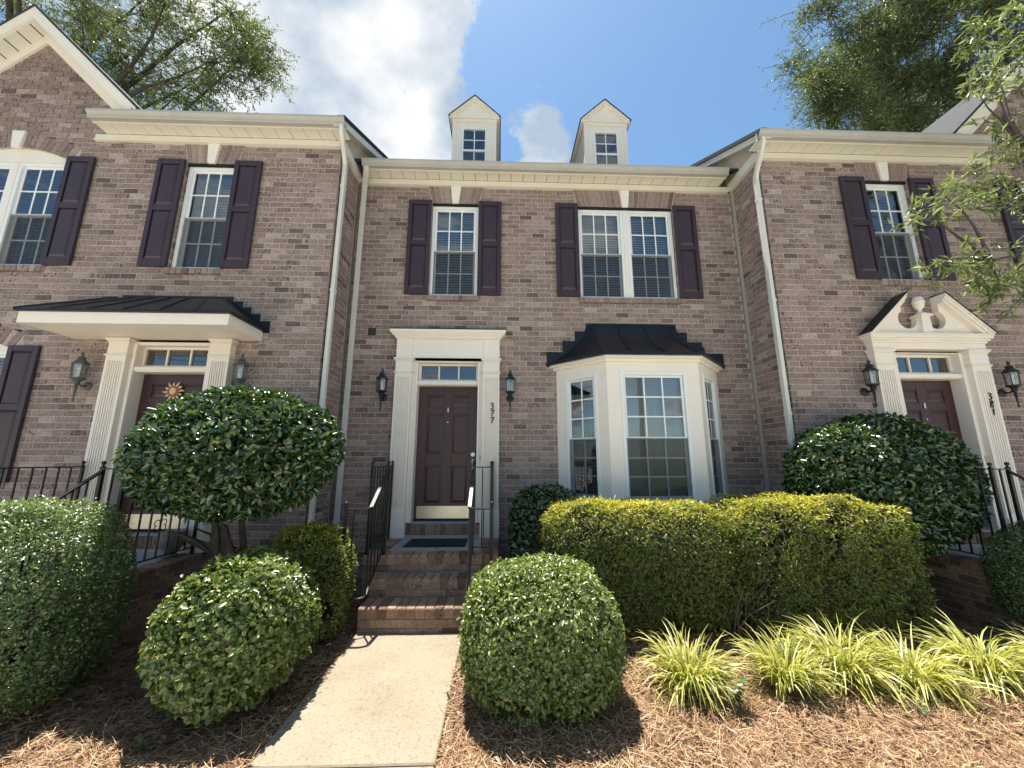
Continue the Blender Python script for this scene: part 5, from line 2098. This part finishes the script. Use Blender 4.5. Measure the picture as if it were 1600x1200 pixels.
# ------------------------------------------------------------------ pine straw and fallen leaves
NST = 125000
r_ = np.random.default_rng(61)
x = r_.uniform(-5.6, 6.4, NST*2)
y = -3.40 + 3.2*r_.random(NST*2)**1.5
ok = np.ones(len(x), bool)
for i, (a, c) in enumerate(WALKS):
    yend = -1.50 if i == 0 else -2.35
    edge = 0.035*r_.random(len(x))**2
    ok &= ~((x > a+edge) & (x < c-edge) & (y < yend))
ok &= ~((x > UC_C-0.74) & (x < UC_C+0.77) & (y > -1.04)) & ~((x > UC_C-0.58) & (x < UC_C+0.52) & (y > -1.58))
x, y = x[ok][:NST], y[ok][:NST]
n = len(x)
az = r_.uniform(0, np.pi*2, n)
Ls = r_.uniform(0.07, 0.17, n)
dz = r_.normal(0.0, 0.16, n)
ax = np.stack([np.cos(az)*np.cos(dz), np.sin(az)*np.cos(dz), np.sin(dz)], 1)
z = bed_z(x, y) + 0.004 + np.abs(r_.normal(0, 0.016, n)) + np.abs(np.sin(dz))*Ls*0.5
base = np.stack([x, y, z], 1) - ax*Ls[:, None]*0.5
sd = np.stack([-np.sin(az), np.cos(az), r_.normal(0, .5, n)], 1)
sd = unit(sd)
w = r_.uniform(0.0011, 0.0022, n)[:, None]
bend = np.stack([-np.sin(az), np.cos(az), np.full(n, 0.25)], 1)*(r_.normal(0, 0.10, n)*Ls)[:, None]
midp = base + ax*Ls[:, None]*0.5 + bend
endp = base + ax*Ls[:, None]
V = np.stack([base-sd*w*.8, base+sd*w*.8, midp+sd*w, midp-sd*w, endp+sd*w*.4, endp-sd*w*.4], 1).reshape(-1, 3)
F = np.array([0, 1, 2, 3, 3, 2, 4, 5])
idx = (F[None, :]+(np.arange(n)*6)[:, None]).ravel()
o = link('pine_straw', np_mesh('pine_straw', V, idx, np.full(n*2, 4), 'straw'))
tag(o, 'reddish brown pine straw mulch covering the planting beds', 'pine straw', kind='stuff')
n = 8500
x = r_.uniform(-5.2, 6.2, n*2)
y = -3.36 + 3.2*r_.random(n*2)**1.3
ok = np.ones(len(x), bool)
for i, (a, c) in enumerate(WALKS):
    ok &= ~((x > a+0.01) & (x < c-0.01) & (y < (-1.50 if i == 0 else -2.35)))
ok &= ~((x > UC_C-0.76) & (x < UC_C+0.79) & (y > -1.04)) & ~((x > UC_C-0.60) & (x < UC_C+0.54) & (y > -1.60))
x, y = x[ok][:n], y[ok][:n]
n = len(x)
pos = np.stack([x, y, bed_z(x, y)+0.022+np.abs(r_.normal(0, .012, n))], 1)
axl = np.stack([np.cos(r_.uniform(0, 6.28, n)), np.sin(r_.uniform(0, 6.28, n)), r_.normal(0, .35, n)], 1)
nl = unit(np.stack([r_.normal(0, .5, n), r_.normal(0, .5, n), np.ones(n)], 1))
o = link('fallen_leaves', leaf_mesh('fallen_leaves', pos, axl, nl, r_.uniform(0.03, 0.065, n), r_.uniform(0.011, 0.024, n), 'dead_leaf', True, fold=0.35, droop=0.2))
tag(o, 'dry brown fallen leaves scattered over the pine straw', 'fallen leaves', kind='stuff')


# ------------------------------------------------------------------ trees
def limb_path(a, b_, rr, bend, k=6):
    a, b_ = Vector(a), Vector(b_)
    off = Vector((rr.uniform(-1, 1), rr.uniform(-1, 1), rr.uniform(-.3, .8)))*bend
    return [a.lerp(b_, i/(k-1)) + off*math.sin(math.pi*i/(k-1)) + Vector((rr.uniform(-1, 1), rr.uniform(-1, 1), rr.uniform(-1, 1)))*bend*0.15 for i in range(k)]


def sprays(tips, per, rad, L, Wd, seed, mat, twig_mb=None, flat=0.6):
    """leafy sprays: leaves set along short twigs round each tip"""
    r_ = np.random.default_rng(seed)
    P_, A_, N_ = [], [], []
    for tpt in tips:
        tpt = np.array(tpt)
        nt_ = max(4, per//16)
        for k in range(nt_):
            d = r_.normal(size=3)*np.array([1, 1, flat])
            d /= np.linalg.norm(d)
            s0 = tpt + r_.normal(size=3)*rad*0.22
            e = s0 + d*rad*r_.uniform(0.5, 1.15) + np.array([0, 0, -0.10*rad])
            if twig_mb is not None:
                twig_mb.tube([tuple(s0), tuple((s0+e)/2+np.array([0, 0, 0.02*rad])), tuple(e)], [0.010*rad+0.002, 0.006*rad+0.001, 0.002], 4, cap=False)
            m_ = per//nt_
            tt = r_.uniform(0.15, 1.05, m_)
            pp = s0[None]+(e-s0)[None]*tt[:, None] + r_.normal(size=(m_, 3))*0.04*rad
            dn = d/np.linalg.norm(d)
            aa = dn[None]*0.7 + r_.normal(size=(m_, 3))*0.75
            P_.append(pp)
            A_.append(aa)
            N_.append(np.array([0, 0, 1.0])[None] + r_.normal(size=(m_, 3))*0.6)
    P_, A_, N_ = np.concatenate(P_), np.concatenate(A_), np.concatenate(N_)
    k = len(P_)
    Ls = L*r_.uniform(0.6, 1.15, k)
    return leaf_mesh('crown', P_, A_, unit(N_), Ls, Ls*Wd/L, mat, False, fold=0.15, droop=0.15)


def oak(name, label, trunk, fork, tips, per, rad, L, Wd, seed, r0, mat='leaf_oak', nlimb=9, group='oak trees'):
    rr = random.Random(seed)
    root = thing(name, label, 'tree', trunk, group)
    b = MB()
    tb, fk = Vector(trunk), Vector(fork)
    b.tube([tb, tb.lerp(fk, .04)+Vector((0, 0, .1)), tb.lerp(fk, .35)+Vector((.1, .05, 0)), tb.lerp(fk, .7)+Vector((-.08, .05, 0)), fk], [r0*1.5, r0*1.1, r0*.95, r0*.8, r0*.65], 12)
    cents = []
    T = [Vector(t_) for t_ in tips]
    # limbs to cluster centres, branches from limbs to tips
    sel = rr.sample(range(len(T)), min(nlimb, len(T)))
    paths = []
    for i in sel:
        pth = limb_path(fk.lerp(tb, rr.uniform(0, .18)), T[i], rr, (T[i]-fk).length*0.08, 8)
        k = len(pth)
        b.tube(pth, [max(0.012, r0*0.45*(1-j/k)**1.1) for j in range(k)], 7)
        paths.append(pth)
    for t_ in T:
        best = min((p for pth in paths for p in pth[2:]), key=lambda p: (p-t_).length + 0.3*max(0, p.z-t_.z))
        d = (best-t_).length
        if d > 0.05:
            pth = limb_path(best, t_, rr, d*0.08, 5)
            r1 = min(0.05, 0.012+0.010*d)
            b.tube(pth, [r1, r1*.8, r1*.6, r1*.4, r1*.2], 5, cap=False)
    tm = MB()
    me = sprays(tips, per, rad, L, Wd, seed, mat, tm)
    b.v_len = len(b.v)
    b.add(tm.v, tm.f)
    part('trunk', b, 'bark', root, smooth=True)
    link('crown', me, None, root)
    return root


def ell_tips(c, rad, n, seed, hollow=0.35, cut=None):
    r_ = np.random.default_rng(seed)
    res = []
    while len(res) < n:
        d = r_.normal(size=3)
        d /= np.linalg.norm(d)
        q = np.array(c) + d*np.array(rad)*(hollow+(1-hollow)*r_.random()**0.6)*(1+0.12*np.sin(d[0]*7+d[2]*5))
        if cut and cut(q):
            continue
        res.append(tuple(q))
    return res


# tall oak behind the left house: branches reach in over the gable
tl = ell_tips((-16.0, 7.5, 19.5), (6.2, 4.5, 6.0), 60, 71, 0.4)
for (px, py, Y) in ((60, 25, 7), (120, 60, 7.5), (150, 10, 7), (200, 40, 7), (235, 85, 7), (180, 95, 8), (250, 130, 7.5), (290, 60, 7), (300, 20, 7.5), (330, 100, 7),
                    (345, 50, 7.5), (375, 85, 7), (395, 120, 7.5), (350, 130, 7), (380, 40, 7), (410, 75, 7.5), (270, 155, 7), (220, 15, 8), (310, 135, 8), (360, 15, 7.5),
                    (255, 30, 8), (130, 25, 8), (280, 100, 8), (420, 95, 7.2), (205, 130, 7.6), (30, 15, 8)):
    tl.append(tuple(at(px, py, Y)))
oak('oak_tree', 'tall oak whose leafy branches reach over the left gable roof', (-20.5, 8.5, -0.1), (-19.5, 8.0, 13.0), tl, 520, 1.05, 0.17, 0.045, 72, 0.42, nlimb=12, group='willow oak trees')
# dense oak behind the right house
tr_ = ell_tips((23.0, 9.5, 20.5), (7.0, 5.0, 8.0), 170, 73, 0.45)
for (px, py, Y) in ((1300, 20, 8), (1290, 110, 8), (1320, 150, 8), (1300, 175, 8.5), (1340, 90, 8), (1280, 140, 8.5), (1360, 30, 8), (1400, 120, 8), (1350, 180, 8), (1440, 60, 8),
                    (1270, 15, 8.5), (1420, 170, 8), (1480, 110, 8), (1325, 60, 8.2), (1385, 75, 8.2), (1300, 145, 8)):
    tr_.append(tuple(at(px, py, Y)))
oak('oak_tree', 'dense dark oak rising behind the right house roof', (22.0, 10.5, -0.1), (22.2, 10.0, 10.5), tr_, 900, 1.3, 0.19, 0.05, 74, 0.5, nlimb=14, group='willow oak trees')
# near oak at the right edge: hanging branches with narrow leaves
tn = []
for (px, py, Y) in ((1440, 325, -1.9), (1475, 305, -1.9), (1510, 290, -1.9), (1550, 270, -1.9), (1590, 255, -1.9), (1530, 325, -1.8), (1575, 310, -1.8), (1620, 270, -2),
                    (1475, 405, -2.0), (1515, 402, -2.0), (1555, 408, -2.0), (1595, 420, -2.0), (1560, 450, -2.0), (1600, 465, -2.1), (1540, 430, -1.9),
                    (1555, 30, -1.7), (1520, 60, -1.6), (1585, 70, -1.7), (1560, 120, -1.8), (1530, 150, -1.8), (1595, 140, -1.9), (1570, 190, -1.8), (1610, 200, -1.9),
                    (1600, 20, -1.8), (1545, 95, -1.7), (1600, 235, -1.9), (1585, 105, -1.6), (1620, 110, -1.8), (1640, 170, -2), (1640, 330, -2.1), (1640, 420, -2.1), (1640, 60, -1.8)):
    tn.append(tuple(at(px, py, Y)))
tn += ell_tips((9.6, -2.6, 8.3), (2.6, 2.0, 3.0), 46, 75, 0.3, cut=lambda q: proj(q)[0] < 1640)
oak('oak_tree', 'near oak at the right edge with drooping branches of narrow leaves', (9.4, -2.9, -0.1), (9.3, -2.8, 4.6), tn, 105, 0.27, 0.12, 0.028, 76, 0.15, 'leaf_oak_near', nlimb=16, group='willow oak trees')

# ------------------------------------------------------------------ across the street (seen in the window glass)
up_ = thing('utility_pole', 'wooden utility pole across the street, reflected in the bay window', 'utility pole', (8.8, -19, 0))
part('shaft', MB().tube([(8.8, -19, -0.2), (8.8, -19, 5), (8.8, -19, 11)], [0.17, 0.15, 0.11], 12), 'pole_wood', up_)
part('crossarm', MB().box(WORLD, 7.6, 10.0, 18.95, 19.05, 10.2, 10.32), 'pole_wood', up_)
for k, (xq, zq) in enumerate(((7.8, 10.45), (8.8, 11.0), (9.8, 10.45), (8.8, 8.2), (8.8, 7.6))):
    pts = []
    for i in range(25):
        xx = -60 + 120*i/24
        pts.append((xx, -19.0, zq - 0.9 + 1.1*abs(math.sin((xx-8.8)/36*math.pi))*-1 + 0.9))
    part('wire', MB().tube(pts, 0.018, 5), 'lantern_black', up_)
